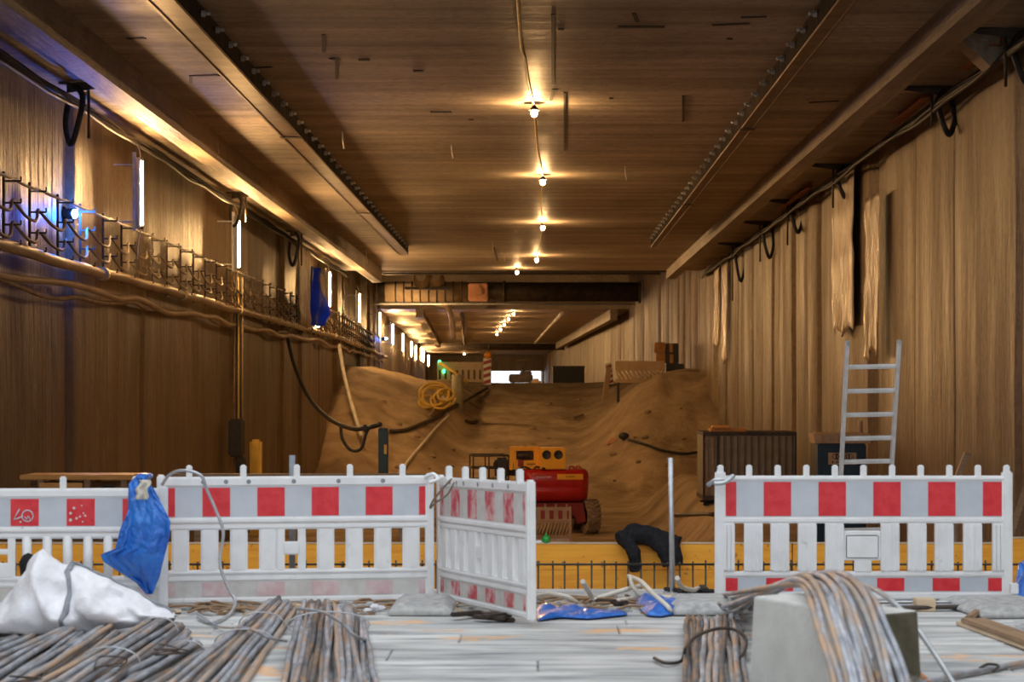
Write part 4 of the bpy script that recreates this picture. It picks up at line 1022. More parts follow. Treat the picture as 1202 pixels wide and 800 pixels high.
p = P(1128, 556, 31); tag(MB().prism([P(1121, 560, 31), P(1128, 560, 31), P(1140, 532, 31.3), P(1133, 530, 31.3)], (0, .1, 0)).cyl(P(1124, 558, 31), (P(1124, 558, 31).x - .1, 31.0, tz(6.1, 31)), .06, 6).build('leaning_timber', M_WOODL), 'pale timber offcut leaning on the right wall behind the right barrier', 'timber')
a = P(1183, 650, 22.0); b = P(1212, 560, 23.5)
tag(MB().tube([Vector((a.x - .12, 21.6, FLOOR - .02)), a, b], .07, 4, smooth=False).build('timber_prop', M_WOODB), 'dark timber prop slanting at the right edge behind the barrier', 'timber')

# workbench on the left with green panels, long timber wale
d = 27.0; a, b = P(23, 559, d), P(155, 559, d); zf = tz(a.x, d); t = thing('workbench', 'orange timber workbench behind the left barrier', 'workbench', (a.x, d, zf)); W = b.x - a.x; hh = a.z - zf + .02
MB().bbox((0, 0, hh - .06), (W, .8, hh), .008).build('top', M_WOODO, t)
MB().bbox((.25, -.02, hh - .17), (W * .56, .03, hh - .10), .006).build('cross_board', M_WOODO, t)
for x in (.22, W * .57, W - .15):
    for y in (.02, .7): MB().bbox((x, y, 0), (x + .08, y + .08, hh - .06), .006).build('leg', M_WOODB, t)
MB().bbox((0, .55, hh - .9), (W, .60, hh - .10), .004).build('back_panel', M_WOODB, t)
MB().bbox((W * .34, .46, hh - .5), (W * .42, .54, hh - .16), .006).bbox((W * .66, .46, hh - .5), (W * .78, .54, hh - .16), .006).build('green_plate', pmat('green_plate', (.01, .06, .035), (.02, .10, .05), rough=.4), t)
a, b = P(196, 556, 24.5), P(498, 556, 24.5); tag(MB().bbox((a.x, 24.5, a.z - .09), (b.x, 24.72, a.z), .01).build('timber_wale', M_WOODB), 'long brown timber rail just above the second barrier', 'timber rail')
for i, x in enumerate((a.x + .3, (a.x + b.x) / 2, b.x - .3)):
    tag(MB().bbox((x, 24.56, tz(x, 24.6) - .02), (x + .1, 24.66, a.z - .09), .008).build('timber_post', M_WOODB), 'brown post carrying the long timber rail, ' + ('left', 'middle', 'right')[i] + ' of three', 'post')

# --- yellow formwork, rebar starters, ladder, post, jacket -------------
fx = [-7.2, -4.9, -2.5, -.05, 2.4, 4.3, 6.2]; FD = 20.0
for i in range(6):
    t = thing('formwork_panel', 'yellow formwork panel across the pit, ' + ordw(i) + ' from the left', 'formwork panel', (fx[i], FD, -1.15), 0, 'yellow formwork panels')
    W = fx[i + 1] - fx[i] - .012; hh = EYE - (638 - VY) * FD / F + 1.15 + (.05 if i >= 5 else 0)
    m = MB()
    for k in range(5): m.bbox((0, 0, hh * k / 5), (W, .027, hh * (k + 1) / 5 - .003), .003, seg=1)
    pn = m.build('board', M_WOODY, t)
    MB().bbox((-.004, -.004, hh - .002), (W + .004, .034, hh + .016), .003).build('top_edge', M_WOODL, t)
    for x in (.15, W / 2, W - .25): MB().bbox((x, .027, .02), (x + .1, .12, hh - .05), .005).build('stud', M_WOODB, t)
    m = MB(); rr = random.Random(40 + i)
    for k in range(int(W / .30)):
        for zz in (.12, .55): m.cyl((.12 + k * .30, -.004, hh * zz + .05), (.12 + k * .30, .006, hh * zz + .05), .011, 8)
    m.build('nail_heads', M_DARK, pn)
RD = 17.6
for i, (x0, x1) in enumerate(((-6.2, -2.4), (-2.3, 1.5), (1.6, 5.6))):
    zt_ = EYE - (662 - VY) * RD / F
    t = thing('rebar_mesh', ('left', 'middle', 'right')[i] + ' length of dark rebar starter mesh standing before the yellow formwork', 'rebar mesh', (x0, RD, -1.15))
    h = zt_ + 1.15
    for zz in (h, h - .35, h - .75): MB().cyl((0, 0, zz), (x1 - x0, 0, zz), .010, 6).build('horizontal_bar', M_DARK, t)
    v = None; x = .06
    while x < x1 - x0:
        if v is None: v = MB().cyl((0, .014, 0), (0, .014, h + .035), .0085, 6).build('vertical_bar', M_DARK, t); v.location = (x, 0, 0)
        else: copy_part(v, t, (x + random.uniform(-.012, .012), 0, random.uniform(-.02, .0)))
        x += .105 * 1.02
    if i == 2:
        for k in (0, 1): MB().tube([(3.55 + (.10 + .05 * k) * math.cos(a_), -.02, h - .12 + (.10 + .05 * k) * math.sin(a_)) for a_ in [PI * q / 14 for q in range(15)]], .009, 6).build('hoop', M_DARK, t)
        for k in (1, 2): MB().cyl((3.2, -.01, h - .045 * k + .06), (x1 - x0, -.01, h - .045 * k + .06), .009, 6).build('lap_bar', M_DARK, t)
# ladder
t = thing('ladder', 'grey aluminium ladder rising out of the pit behind the right barrier', 'ladder')
bx, by_, bz = P(1020, 500, 20.2).x, 21.3, FLOOR; tx, ty, tz_ = P(1022, 401, 19.5).x, 19.32, EYE - (401 - VY) * 19.32 / F
ax = Vector((tx - bx, ty - by_, tz_ - bz)); L = ax.length; ax.normalize(); sx = Vector((1, 0, 0)); sx = (sx - ax * sx.dot(ax)).normalized(); nn = sx.cross(ax)
Ml = Matrix((( sx.x, nn.x, ax.x, bx), (sx.y, nn.y, ax.y, by_), (sx.z, nn.z, ax.z, bz), (0, 0, 0, 1))); t.matrix_world = Ml; M_LAD = M_ALU
hw = .235
for s in (-1, 1):
    rl = MB().bbox((s * hw - .014, -.032, .02), (s * hw + .014, .032, L), .006).bbox((s * hw - .022, -.034, .02), (s * hw - .01, -.024, L), .003).build('rail', M_LAD, t)
    MB().bbox((s * hw - .02, -.04, -.01), (s * hw + .02, .04, .05), .01).build('foot', M_BLACK, rl)
    MB().bbox((s * hw - .017, -.035, L - .02), (s * hw + .017, .035, L + .006), .006).build('end_cap', M_GALV, rl)
z = L - .25; k = 0; ru = None
while z > .1:
    if ru is None: ru = MB().bbox((-hw + .012, -.018, -.019), (hw - .012, .018, .019), .007).build('rung', M_LAD, t); ru.location = (0, 0, z)
    else: copy_part(ru, t, (0, 0, z))
    z -= .245; k += 1
d = 15.6; p = P(787, 537, d); t = thing('steel_post', 'thin grey steel post standing beside the black jacket', 'post', (p.x, d, 0))
MB().tube([(0.015, 0, -.0), (0.0, 0, p.z)], .02, 10).build('tube', M_GALV, t); MB().bbox((-.05, -.05, -.004), (.07, .05, .012), .003).build('foot_plate', M_GALV, t)
# jacket
t = thing('jacket', 'black jacket flung over the top edge of the yellow formwork', 'jacket', (0, 0, 0))
D2 = 19.93
def JP(px, py, dy=0): return P(px, py, D2 + dy)
m = MB()
m.tube(smooth_path([JP(727, 634, -.05), JP(740, 628, 0), JP(756, 627, .03), JP(772, 632, 0), JP(786, 637, 0), JP(797, 640, -.02)], 4), [.075] * 4 + [.10] * 4 + [.10] * 4 + [.095] * 4 + [.085] * 5, 14)
m.tube(smooth_path([JP(735, 632, -.06), JP(742, 645, -.12), JP(745, 657, -.14), JP(747, 670, -.13)], 4), [.06] * 4 + [.068] * 4 + [.058] * 5, 12)
m.tube(smooth_path([JP(768, 634, -.05), JP(779, 643, -.12), JP(783, 653, -.14), JP(785, 664, -.13)], 4), [.075] * 4 + [.085] * 4 + [.07] * 5, 12)
m.tube(smooth_path([JP(790, 638, -.05), JP(794, 648, -.1), JP(796, 662, -.12)], 4), [.06] * 4 + [.055] * 5, 12)
m.tube(smooth_path([JP(740, 632, .1), JP(765, 632, .14), JP(790, 640, .12)], 4), [.07] * 9, 12)
def wr(o, vox, amp, sc, seed=0):
    r = o.modifiers.new('merge', 'REMESH'); r.mode = 'VOXEL'; r.voxel_size = vox; r.use_smooth_shade = True
    tx_ = bpy.data.textures.new('wrinkles', 'CLOUDS'); tx_.noise_scale = sc; tx_.noise_depth = 3
    dd = o.modifiers.new('wrinkles', 'DISPLACE'); dd.texture = tx_; dd.strength = amp; dd.mid_level = .5; dd.texture_coords = 'GLOBAL'
    sm = o.modifiers.new('soft', 'SMOOTH'); sm.iterations = 2
jk = m.build('body', M_CLOTH, t, recalc=False); wr(jk, .014, .05, .10)
q = MB(); q.tube(smooth_path([JP(741, 667, -.2), JP(746, 670, -.2), JP(752, 668, -.2)]), .012, 6); q.build('cuff', M_CLOTH, t)
tag(MB().sphere(P(641, 633, FD + .02) + Vector((0, 0, .0)), .042, 14).cyl(P(641, 633, FD + .02) + Vector((0, 0, .02)), P(641, 633, FD + .02) + Vector((0, 0, .062)), .012, 8).build('green_ball', M_GREEN), 'small shiny green bauble on the formwork top edge below the dusty barrier', 'bauble')
tag(MB().sphere(P(632, 636, FD + .02), .03, 12, sc=(1.4, .8, .6)).build('paper_scrap', M_BAG), 'tiny pale paper scrap on the formwork edge beside the green bauble', 'scrap')

# ================================================================== FOREGROUND
def D0(py): return EYE * F / (py - VY)
# --- white sack with a grey strap -------------------------------------
def interp(tab, x):
    if x <= tab[0][0]: return tab[0][1]
    for (a, va), (b, vb) in zip(tab, tab[1:]):
        if x <= b: return lerp(va, vb, (x - a) / (b - a))
    return tab[-1][1]
BD = 12.9
top = [(-60, 716), (-30, 706), (-12, 712), (0, 710), (10, 698), (18, 688), (25, 676), (34, 660), (42, 649), (49, 644), (56, 648), (64, 655), (72, 661), (79, 662), (85, 660), (95, 664), (115, 673), (140, 685), (165, 698), (190, 711), (202, 718), (207, 722)]
bot = [(-60, 748), (0, 752), (30, 756), (60, 757), (85, 752), (110, 744), (140, 738), (170, 733), (195, 728), (207, 724)]
NX, NR = 110, 40
def bagpt(u, v):
    px = lerp(-60, 207, u); yt, yb = interp(top, px), interp(bot, px)
    cx = (px - VX) * BD / F; zt_ = EYE - (yt - VY) * BD / F; zb = max(.012, EYE - (yb - VY) * (BD - .2) / F - .02)
    h = max(.01, zt_ - zb); dep = .08 + .55 * h ** .7 + .2 * math.sin(PI * u)
    a = 2 * PI * v                                     # 0 at the ridge, pi at the ground
    cy, cz = math.sin(a), math.cos(a)
    z = zb + h * (.5 + .5 * cz) ** 1.25 if cz > -1 else zb
    y = BD - cy * dep * (.55 if cy < 0 else .62) * (1.0 if cz < 0 else (1 - .55 * cz))
    k = .06 * nz(px * .03, cz * 2.2, cy * 1.2) + .025 * nz(px * .09, cz * 4, cy * 3 + 7)
    fold = .045 * math.sin(px * .11 + cz * 4.5 + 2 * nz(px * .03, cz)) * (1 - abs(cz))
    y += (-1 if cy > 0 else 1) * (k + fold) * min(1, h * 4); z += (k * .5) * (1 if cz > -.7 and cz < .93 else 0) * min(1, h * 4)
    return Vector((cx + .02 * nz(px * .06, cz * 3, 3), y, max(.008, z)))
t = thing('bulk_bag', 'big white woven sack slumped beside the rebar at the left edge', 'sack', (0, 0, 0))
m = MB(); m.grid(lambda u, v: bagpt(u, v), NX, NR); bag = m.build('sack', M_BAG, t)
def stp(v, w):
    px0 = [(0.02, 86), (.07, 84), (.09, 83), (.14, 89), (.20, 91), (.30, 89), (.5, 86)]
    px = interp(px0, v) + w; p = bagpt((px + 60) / 267, v); return p + Vector((0, -.010, .006))
m = MB(); m.grid(lambda u, v: stp(lerp(.0, .47, v), lerp(-2.6, 2.6, u)), 3, 34); m.build('strap', M_STRAP, t, solid=.006)
tp = [bagpt((px + 60) / 267, 0) + Vector((0, 0, .004)) for px in range(84, 207, 4)]
MB().tube(tp, .010, 6).build('seam_binding', M_STRAP, t)

# --- blue tarpaulin over the left barriers -----------------------------
TL = [(0, 160), (.06, 151), (.12, 151), (.30, 150), (.45, 141), (.62, 135), (.66, 118), (.72, 121), (.80, 138), (.90, 160), (1.0, 172)]
TR = [(0, 168), (.06, 175), (.10, 180), (.22, 189), (.38, 200), (.50, 199), (.65, 194), (.85, 187), (1.0, 179)]
def tarp(u, v):
    py = lerp(559, 697, v); xl, xr = interp(TL, v), interp(TR, v); px = lerp(xl, xr, u)
    d = 14.16 - .10 * math.sin(PI * min(1, v * 1.1)) - .05 * u
    f = .055 * math.sin(u * 8 - v * 5 + 2.5 * nz(u * 1.5, v * 1.5)) * (.3 + .7 * v) + .08 * abs(nz(u * 3, v * 4, 1.7)) + .05 * abs(nz(u * 7, v * 9, 4))
    return P(px, py, d - abs(f) * .8 + f * .3)
t = thing('blue_tarpaulin', 'crumpled blue tarpaulin hung over the joint of the two left barriers', 'tarpaulin', (0, 0, 0))
MB().grid(tarp, 40, 60).build('sheet', M_BLUE, t, solid=.005)
MB().grid(lambda u, v: P(lerp(163, 176, u) + 4 * nz(v * 3, u) - 4 * v, lerp(563, 586, v), 13.98 - .03 * math.sin(u * 6) - .02 * v), 8, 12).build('pale_flap', M_WCABLE, t, solid=.005)
MB().bbox(P(166, 561, 14.3), P(174, 556, 14.1), .01).build('knot', M_BLUE, t)

def crumple(label, pix, hgt, seed, mat=M_BLUE, name='blue_tarpaulin', cat='tarpaulin', n=44):
    """crumpled sheet lying on the deck inside the pixel outline"""
    pts = []
    for q in pix: d = D0(q[1]); pts.append(((q[0] - VX) * d / F, d))
    cx = sum(p[0] for p in pts) / len(pts); cy = sum(p[1] for p in pts) / len(pts); k = len(pts)
    def edge(a):                       # along the outline
        s = a * k; i = int(s) % k; f = s - int(s); p, q = pts[i], pts[(i + 1) % k]; return lerp(p[0], q[0], f), lerp(p[1], q[1], f)
    def fn(u, v):
        ex, ey = edge(u % 1.0); x, y = lerp(cx, ex, v), lerp(cy, ey, v)
        z = hgt * (1 - v ** 5) * (.15 + 2.2 * abs(nz(x * 4, y * 2.2, seed)) + .9 * abs(nz(x * 10, y * 5, seed + 3))) + .012
        return (x, y, z)
    return tag(MB().grid(fn, n * 2, 14).build(name, mat, solid=.004), label, cat)
crumple('blue tarpaulin scrap on the deck right of the swung-open barrier foot', ((628, 717), (650, 716), (680, 717), (700, 719), (733, 719), (737, 723), (690, 728), (660, 726), (632, 730)), .045, 1.0)
crumple('blue tarpaulin scrap on the deck in front of the steel post', ((746, 708), (762, 705), (778, 710), (800, 713), (826, 710), (838, 713), (800, 721), (776, 725), (760, 724), (752, 717)), .07, 5.0)
crumple('blue tarpaulin corner at the right edge beside the barrier end', ((1189, 694), (1196, 688), (1215, 687), (1222, 704), (1192, 704)), .14, 8.0)

# --- reinforcing bars ---------------------------------------------------
def bars_bundle(label, ends, mat=M_STEEL, r=.013, sag=.0, ties=(), group=None, seed=0, name='rebar_bundle'):
    """ends: list of (start, end) points; every bar is a part."""
    t = thing(name, label, 'rebar bundle', (0, 0, 0), 0, group); rr = random.Random(seed)
    for a, b in ends:
        a, b = Vector(a), Vector(b); d = b - a; sd = d.cross(Vector((0, 0, 1))).normalized()
        pts = [a.lerp(b, k / 6) + sd * rr.uniform(-.008, .008) + Vector((0, 0, rr.uniform(0, .006))) for k in range(7)]
        MB().tube(smooth_path(pts, 2), r * rr.uniform(.92, 1.08), 9).build('bar', rr.choice((mat, mat, mat, M_STEELD, M_STEELB)), t)
    for f, h, wd in ties:
        c = sum((Vector(a).lerp(Vector(b), f) for a, b in ends), Vector()) / len(ends)
        a, b = ends[0]; d = (Vector(b) - Vector(a)).normalized(); sd = d.cross(Vector((0, 0, 1))).normalized()
        lo = min(Vector(a).lerp(Vector(b), f).z for a, b in ends); 
        pts = [c + sd * (wd * math.cos(q)) + Vector((0, 0, -c.z + lo - r + h * .5 + (h * .5 + r * 1.6) * math.sin(q))) for q in [PI * 2 * k / 18 for k in range(19)]]
        MB().tube(pts, .0045, 5).build('tie_wire', M_GALV, t)
    return t
def bundle_ends(upL, upR, loL, loR, n, layers, r, seed, z0=0.0, ext=0.0, rag=.25):
    """upL..loR: pixel corners on the deck of a fan of bars; layers stacked."""
    rr = random.Random(seed); out = []
    U0, U1, L0, L1 = [Vector(((q[0] - VX) * D0(q[1]) / F, D0(q[1]), 0)) for q in (upL, upR, loL, loR)]
    for ly in range(layers):
        k = max(2, n - ly * 2)
        for i in range(k):
            f = (i + .5 * (ly + 1) * .8 + rr.uniform(-.3, .3)) / max(1, n - 1); f = max(0, min(1, f)); g = max(-.06, min(1.06, f + rr.uniform(-.14, .14)))
            a = U0.lerp(U1, f); b = L0.lerp(L1, g); d = (b - a); L_ = d.length; d.normalize()
            a = a + d * rr.uniform(0, rag); b = b + d * (ext + rr.uniform(-.05, .05))
            zl = z0 + r * 1.05 + ly * r * 1.75 + rr.uniform(0, .012)
            out.append((a + Vector((0, 0, zl)), b + Vector((0, 0, zl))))
    return out
R = .0155
bars_bundle('short rebar bundle at the far left, lowest in front of the white sack', bundle_ends((18, 756), (52, 752), (-90, 792), (-40, 798), 6, 2, R, 1, ext=.6), r=R, seed=1)
bars_bundle('rebar bundle in front of the white sack, pointing at its strap', bundle_ends((72, 752), (106, 750), (-50, 800), (30, 812), 7, 3, R, 2, ext=.5), r=R, seed=2)
bars_bundle('rebar bundle whose ends stop under the right half of the white sack', bundle_ends((118, 746), (152, 748), (10, 812), (70, 820), 7, 3, R, 3, ext=.4), r=R, seed=3)
bars_bundle('thick tied rebar bundle reaching the pointed right end of the white sack', bundle_ends((186, 738), (226, 742), (62, 815), (130, 820), 9, 4, R, 4, ext=.4), r=R, ties=((.15, .12, .12), (.62, .12, .16)), seed=4)
bars_bundle('loose low rebar bundle in front of the tied bundle, under a pale tie', bundle_ends((222, 757), (246, 764), (90, 820), (160, 828), 6, 2, R, 5, ext=.3), r=R, ties=((.10, .06, .10),), seed=5)
bars_bundle('rebar bundle slanting toward the second barrier, left of the middle bundle', bundle_ends((318, 712), (348, 716), (200, 815), (275, 820), 10, 3, R, 6, ext=.3, rag=.5), r=R, ties=((.28, .10, .14), (.5, .10, .17)), seed=6)
bars_bundle('broad rebar bundle fanning out in the middle of the deck left of the bare planks', bundle_ends((352, 716), (425, 722), (335, 815), (437, 820), 14, 3, R, 7, ext=.3, rag=.5), r=R, ties=((.25, .11, .25),), seed=7)
bars_bundle('straight rebar bundle lying beside the left face of the concrete block', bundle_ends((803, 732), (868, 732), (800, 815), (874, 820), 11, 2, R, 8, ext=.3, rag=.15), r=R, seed=8)
tag(MB().tube(smooth_path([PZ(768, 772, .02), PZ(782, 778, .02), PZ(800, 775, .02), PZ(806, 758, .12), PZ(820, 745, .13), PZ(845, 737, .13), PZ(866, 740, .13), PZ(876, 752, .08), PZ(872, 768, .04), PZ(862, 776, .03)]), .010, 7).build('wire_loop', M_DARK), 'dark wire loop curling over the straight rebar bundle', 'wire')
tag(MB().tube(smooth_path([PZ(232, 720, .02), PZ(258, 735, .02), PZ(290, 737, .12), PZ(315, 748, .12), PZ(336, 752, .03)]), .008, 6).build('binding_wire', M_STEEL), 'thin curved binding wire across the slanting rebar bundle', 'wire')
tag(MB().tube(smooth_path([PZ(350, 714, .12), PZ(378, 718, .14), PZ(400, 730, .15), PZ(416, 745, .12), PZ(432, 752, .02)]), .010, 6).build('binding_wire', M_STEEL), 'bent rod lying across the top of the broad middle rebar bundle', 'wire')
rr = random.Random(77)
for i, c in enumerate(((30, 796), (205, 762), (118, 778))):
    pts = [PZ(c[0] + rr.uniform(-30, 30), c[1] + rr.uniform(-8, 8), .12 + rr.uniform(0, .05)) for _ in range(8)]
    tag(MB().tube(smooth_path(pts, 5), .004, 5).build('tie_wire_tangle', M_DARK), ('tangle of thin tie wire in the lower left corner', 'tangle of thin tie wire beside the tied rebar bundle end', 'tangle of thin tie wire over the front of the tied bundle')[i], 'wire')

# --- concrete block with bent bars --------------------------------------
ht = .50
A_, B_, C_ = PZ(884, 699, ht), PZ(1020, 721, ht), PZ(1078, 716, ht); E_ = A_ + C_ - B_
cen = (A_ + C_) / 2
t = thing('concrete_block', 'grey concrete block in the right foreground with bent bars over it', 'concrete block', (cen.x, cen.y, 0))
tops = [A_, B_, C_, E_]; bots = [cen + (p - cen) * 1.07 for p in tops]
m = MB(); vs = [Vector((p.x - cen.x, p.y - cen.y, 0.0)) for p in bots] + [Vector((p.x - cen.x, p.y - cen.y, ht)) for p in tops]
m.add(vs, [(0, 3, 2, 1), (4, 5, 6, 7), (0, 1, 5, 4), (2, 3, 7, 6), (3, 0, 4, 7)], 0); m.add([vs[1], vs[2], vs[6], vs[5]], [(0, 1, 2, 3)], 1)
o = m.build('body', [M_BLOCK, M_MOSS], t); md = o.modifiers.new('bevel', 'BEVEL'); md.width = .014; md.segments = 2; md.limit_method = 'ANGLE'
t = thing('bent_rebar_bundle', 'bundle of long rebar bent in an arc over the concrete block', 'rebar bundle', (0, 0, 0))
rr = random.Random(9)
nb = 14
for i in range(nb):
    f = i / (nb - 1); ly = i % 3
    j = lambda a=4: rr.uniform(-a, a)
    bz = ht
    # behind on the deck, over the block, then down in front of it
    s0 = PZ(lerp(846, 884, f) + j(14), 706 + j(4) + 6 * (ly - 1), .03 + .02 * ly)
    p1 = P(lerp(905, 930, f), lerp(690, 684, f) + j(2), 11.0)
    p2 = P(lerp(936, 985, f) + j(3), lerp(687, 680, f) + j(2) - 5 * ly, 10.25)
    p3 = P(lerp(950, 1018, f) + j(3), lerp(700, 697, f) + j(2) - 5 * ly, 9.45)
    p4 = P(lerp(962, 1040, f) + j(3), lerp(735, 738, f) + j(2), 8.95)
    p5 = P(lerp(978, 1062, f) + j(4), lerp(800, 800, f), 8.70)
    p6 = P(lerp(985, 1075, f) + j(4), 858, 8.62); p6.z = max(.03, p6.z)
    p2.z = max(p2.z, ht + .025); 
    MB().tube(smooth_path([s0, p1, p2, p3, p4, p5, p6], 6), .0145 * rr.uniform(.9, 1.1), 9).build('bar', rr.choice((M_STEEL, M_STEEL, M_STEELD, M_STEELB)), t)
for k, (q0, q1, q2) in enumerate((((843, 707), (852, 716), (872, 724)), ((858, 722), (872, 714), (890, 706)))):
    MB().tube(smooth_path([PZ(*q0, .10), PZ(*q1, .05), PZ(*q2, .03)]), .013, 8).build('bar_end', M_STEEL, t)
tag(MB().tube(smooth_path([P(998, 684, 10.6), P(1022, 689, 10.2), P(1048, 706, 9.8), P(1072, 732, 9.6), P(1098, 768, 9.5), P(1122, 806, 9.4), P(1130, 818, 9.4)]), .013, 9).build('bent_rod', M_GALV), 'single pale rod arching over the mossy end of the concrete block', 'rod')
tag(MB().bbox(PZ(1076, 718, .0) + Vector((0, 0, .0)), PZ(1099, 718, .0) + Vector((0, .16, .085)), .006).build('wood_block', M_WOODL), 'small pale wood block on the deck behind the concrete block', 'wood block')
# planks at the right edge, rods and straps on the deck
a, b = PZ(1140, 729, .09), PZ(1215, 757, .09)
def plank(label, a, b, wd, th, mat, name='plank'):
    a, b = Vector(a), Vector(b); d = (b - a); d.z = 0; L = d.length
    t = MB().bbox((0, -wd / 2, 0), (L, wd / 2, th), .006).build(name, mat); t.location = a; t.rotation_euler = (0, -math.atan2(b.z - a.z, L), math.atan2(d.y, d.x)); return tag(t, label, 'plank')
plank('dark upper plank of the pair slanting off the right edge', PZ(1142, 730, .030), PZ(1240, 765, .030), .16, .028, M_WOODB)
plank('pale edged lower plank of the pair slanting off the right edge', PZ(1138, 733, .003), PZ(1236, 768, .003), .18, .026, M_WOODL)
pts = smooth_path([PZ(1062, 808, .02), PZ(1100, 797, .02), PZ(1145, 788, .02), PZ(1190, 780, .02), PZ(1230, 775, .02)])
tag(MB().tube(pts, .013, 8).build('loose_bar', M_STEEL), 'long loose bar lying across the lower right corner of the deck', 'bar')
tag(MB().tube([p + Vector((.05, .09, 0)) for p in pts], .012, 8).build('loose_bar', M_STEEL), 'second loose bar just behind the long one in the lower right corner', 'bar')
tag(MB().tube(smooth_path([PZ(1150, 784, .03), PZ(1160, 779, .05), PZ(1172, 781, .04), PZ(1166, 787, .03)]), .008, 6).build('wire_hook', M_DARK), 'small dark wire hook on the loose bars in the lower right corner', 'wire')
tag(MB().tube(smooth_path([PZ(1074, 785, .02), PZ(1085, 795, .02), PZ(1096, 805, .02)]), .012, 7).build('loose_bar', M_RUST), 'short rusty bar end by the foot of the mossy block face', 'bar')
for i in range(4):
    pts = [PZ(lerp(900, 1040, 0), 708 + i * 2.2, .03), PZ(1060, 707 + i * 2.0, .03), PZ(1140, 708 + i * 1.2, .03)]
    tag(MB().tube(smooth_path(pts), .016, 7).build('long_rod', (M_GALV, M_DARK, M_STEEL, M_DARK)[i]), ('rearmost', 'second rearmost', 'second foremost', 'foremost')[i] + ' of four rods lying under the right barrier', 'rod')
plank('dark slanting lath beside the big base at the right barrier end', PZ(1137, 728, .02), PZ(1166, 706, .02), .05, .03, M_WOODB)
tag(MB().bbox(P(1187, 697, 14.7), P(1194, 684, 14.75) + Vector((0, .02, 0)), .005).build('paper_scrap', M_WHITE), 'small white scrap behind the right post of the right barrier', 'scrap')

# --- hoses and debris behind the barriers, between post and swung barrier
def deck_line(name, label, cat, pix, r, mat, zs):
    pts = [PZ(q[0], q[1], z) if q[1] - VY > 150 else q for q, z in zip(pix, zs)]
    return tag(MB().tube(smooth_path(pts, 6), r, 8).build(name, mat), label, cat)
dl = [((684, 682), (695, 700), (706, 708)), ((628, 700), (645, 697), (665, 700), (675, 706)), ((700, 702), (720, 696), (740, 690), (752, 687)), ((738, 676), (752, 682), (766, 696), (784, 712), (786, 718), (776, 716)), ((740, 678), (744, 690), (756, 702)), ((795, 678), (800, 688), (812, 692), (820, 690)), ((706, 708), (730, 704), (760, 700), (800, 702))]
names = ('stiff pale hose end poking up right of the swung-open barrier', 'pale hose arch just behind the swung-open barrier', 'pale hose lying in front of the black jacket', 'long curved pale hose over the blue tarpaulin scrap', 'short pale hose under the curved one, left of the post', 'pale hose stub right of the steel post foot', 'low pale hose along the deck edge before the steel post')
zz = ((.20, .06, .02), (.03, .07, .06, .02), (.03, .06, .09, .10), (.16, .16, .12, .06, .02, .02), (.16, .10, .03), (.20, .10, .05, .03), (.02, .03, .03, .02))
for px_, nm, z_ in zip(dl, names, zz):
    pts = []
    for q, z in zip(px_, z_):
        d = min(15.6, (EYE - z) * F / (q[1] - VY)); pts.append(P(q[0], q[1], d)); pts[-1].z = max(.012, pts[-1].z)
    tag(MB().tube(smooth_path(pts, 6), .017, 8).build('pale_hose', M_WCABLE), nm, 'hose')
rr = random.Random(31)
tw0 = None
for k in range(46):
    px = rr.choice([rr.uniform(630, 836), rr.uniform(200, 310), rr.uniform(400, 470)]); py = rr.uniform(700, 716); p = PZ(px, py, .02)
    if tw0 is None: tw0 = MB().tube(smooth_path([(-.16, 0, .0), (-.05, .015, .02), (.06, -.01, .015), (.17, .01, 0)]), .009, 6).build('wood_sliver', M_WOODB)
    o = tw0 if k == 0 else tw0.copy()
    if k: COL.objects.link(o)
    o.location = (p.x, p.y, .012); o.rotation_euler = (0, rr.uniform(-.1, .05), rr.uniform(-1.1, 1.1)); sc = rr.uniform(.6, 1.5); o.scale = (sc, 1, 1)
    tag(o, 'thin wood sliver lying in the litter along the rear edge of the deck', 'wood sliver', 'wood slivers along the deck edge')
m = MB(); r3 = random.Random(55)
for k in range(420):
    px = r3.uniform(190, 860); py = 702 + 20 * r3.random() ** 1.6; p = PZ(px, py, 0); a_ = r3.uniform(0, PI); q = Matrix.Translation((p.x, p.y, .004)) @ Matrix.Rotation(a_, 4, 'Z') @ Matrix.Rotation(r3.uniform(-.3, .3), 4, 'Y')
    l_ = r3.uniform(.015, .09); w_ = r3.uniform(.006, .022); m.box((-l_, -w_, -.002), (l_, w_, r3.uniform(.004, .02)), r3.choice((0, 0, 1, 2)), q)
o = m.build('litter', [M_RUBG, M_WOODB, M_WOODL]); tag(o, 'grey and brown litter of chips strewn along the rear edge of the deck', 'litter', kind='stuff')
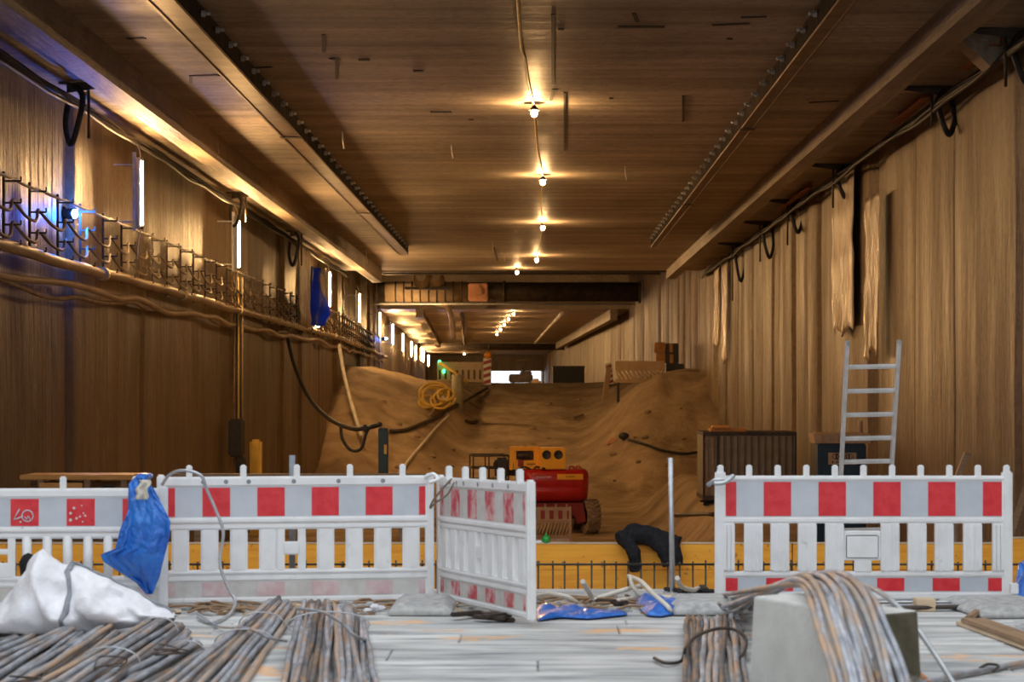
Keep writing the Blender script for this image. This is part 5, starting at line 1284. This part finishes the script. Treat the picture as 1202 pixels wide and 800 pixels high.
for i, (px, py, w, mt) in enumerate(((424, 716, .16, M_RUBG), (442, 718, .12, M_BAG), (466, 716, .08, M_RED), (560, 726, .3, M_DARK), (585, 729, .3, M_DARK), (716, 712, .2, M_DARK), (822, 697, .4, M_BLACK))):
    p = PZ(px, py, 0.0)
    m = MB()
    for k in range(3):
        a_ = rr.uniform(0, 3); q = Matrix.Translation((p.x + rr.uniform(-w, w) * .4, p.y + rr.uniform(-.05, .05), .0)) @ Matrix.Rotation(a_, 4, 'Z')
        m.bbox((-w * .4, -.03, .002 + .012 * k), (w * .4, .03, .03 + .012 * k), .01, 0, q)
    tag(m.build('debris_scrap', mt), ('grey', 'white', 'red', 'dark flat', 'second dark flat', 'dark', 'black heaped')[i] + ' scrap on the deck ' + ('behind the broad middle rebar bundle', 'beside the grey scrap behind the middle bundle', 'just left of the first grey base', 'under the swung-open barrier', 'near the right foot of the swung-open barrier', 'between the two blue tarpaulin scraps', 'at the left foot of the right barrier')[i], 'scrap')
# grey cable over the second barrier, black-white tie on the swung barrier, twist on the right one
d = 14.45
tag(MB().tube(smooth_path([P(188, 572, d + .2), P(200, 556, d), P(218, 552, d - .08), P(236, 558, d - .1), P(243, 575, d - .06), P(254, 600, d - .05), P(262, 625, d - .05), P(258, 660, d - .05), P(268, 690, d - .06), P(276, 705, d - .1), PZ(270, 720, .015), PZ(250, 730, .015), PZ(232, 724, .015)]), .011, 8).build('grey_cable', M_GALV), 'grey cable looping over the left end of the second barrier to the deck', 'cable')
tag(MB().tube(smooth_path([P(533, 566, 14.45), P(525, 580, 14.6), P(511, 590, 14.8), P(505, 596, 14.85), P(508, 588, 14.8), P(518, 575, 14.65), P(530, 562, 14.45)]), .007, 6).build('tie_wire_loop', M_CABLE), 'wire loop tied round the left end of the swung-open barrier', 'wire')
tag(MB().tube(smooth_path([P(499, 560, 14.9), P(508, 556, 14.85), P(514, 562, 14.8), P(504, 566, 14.8)]), .014, 7).build('rope_tie', M_WHITE), 'white tie wrapped round the post tops of the two meeting barriers', 'tie')
t = tag(MB().tube(smooth_path([P(831, 569, 14.9), P(840, 563, 14.86), P(852, 562, 14.86), P(861, 558, 14.84), P(850, 566, 14.84), P(838, 567, 14.84)]), .016, 7).build('cloth_tie', M_GALV), 'grey rag tied round the left post top of the right barrier', 'tie')
tag(MB().cyl((P(343, 556, 15.2).x, 15.2, 0), P(343, 534, 15.2), .022, 12).build('grey_stub', M_STRAP), 'grey stub tube sticking up behind the second barrier', 'tube')
# red paint marks on the right wall, scrawl on the first barrier
# small black lump behind the sack
tag(MB().tube([(P(33, 653, 13.9).x + .02, 13.9, 0), (P(33, 653, 13.9).x + .05, 13.9, .2), P(33, 656, 13.9), P(30, 650, 13.9)], [.12, .09, .06, .02], 10).build('black_rag', M_CLOTH), 'black rag poking out behind the peak of the white sack', 'rag')
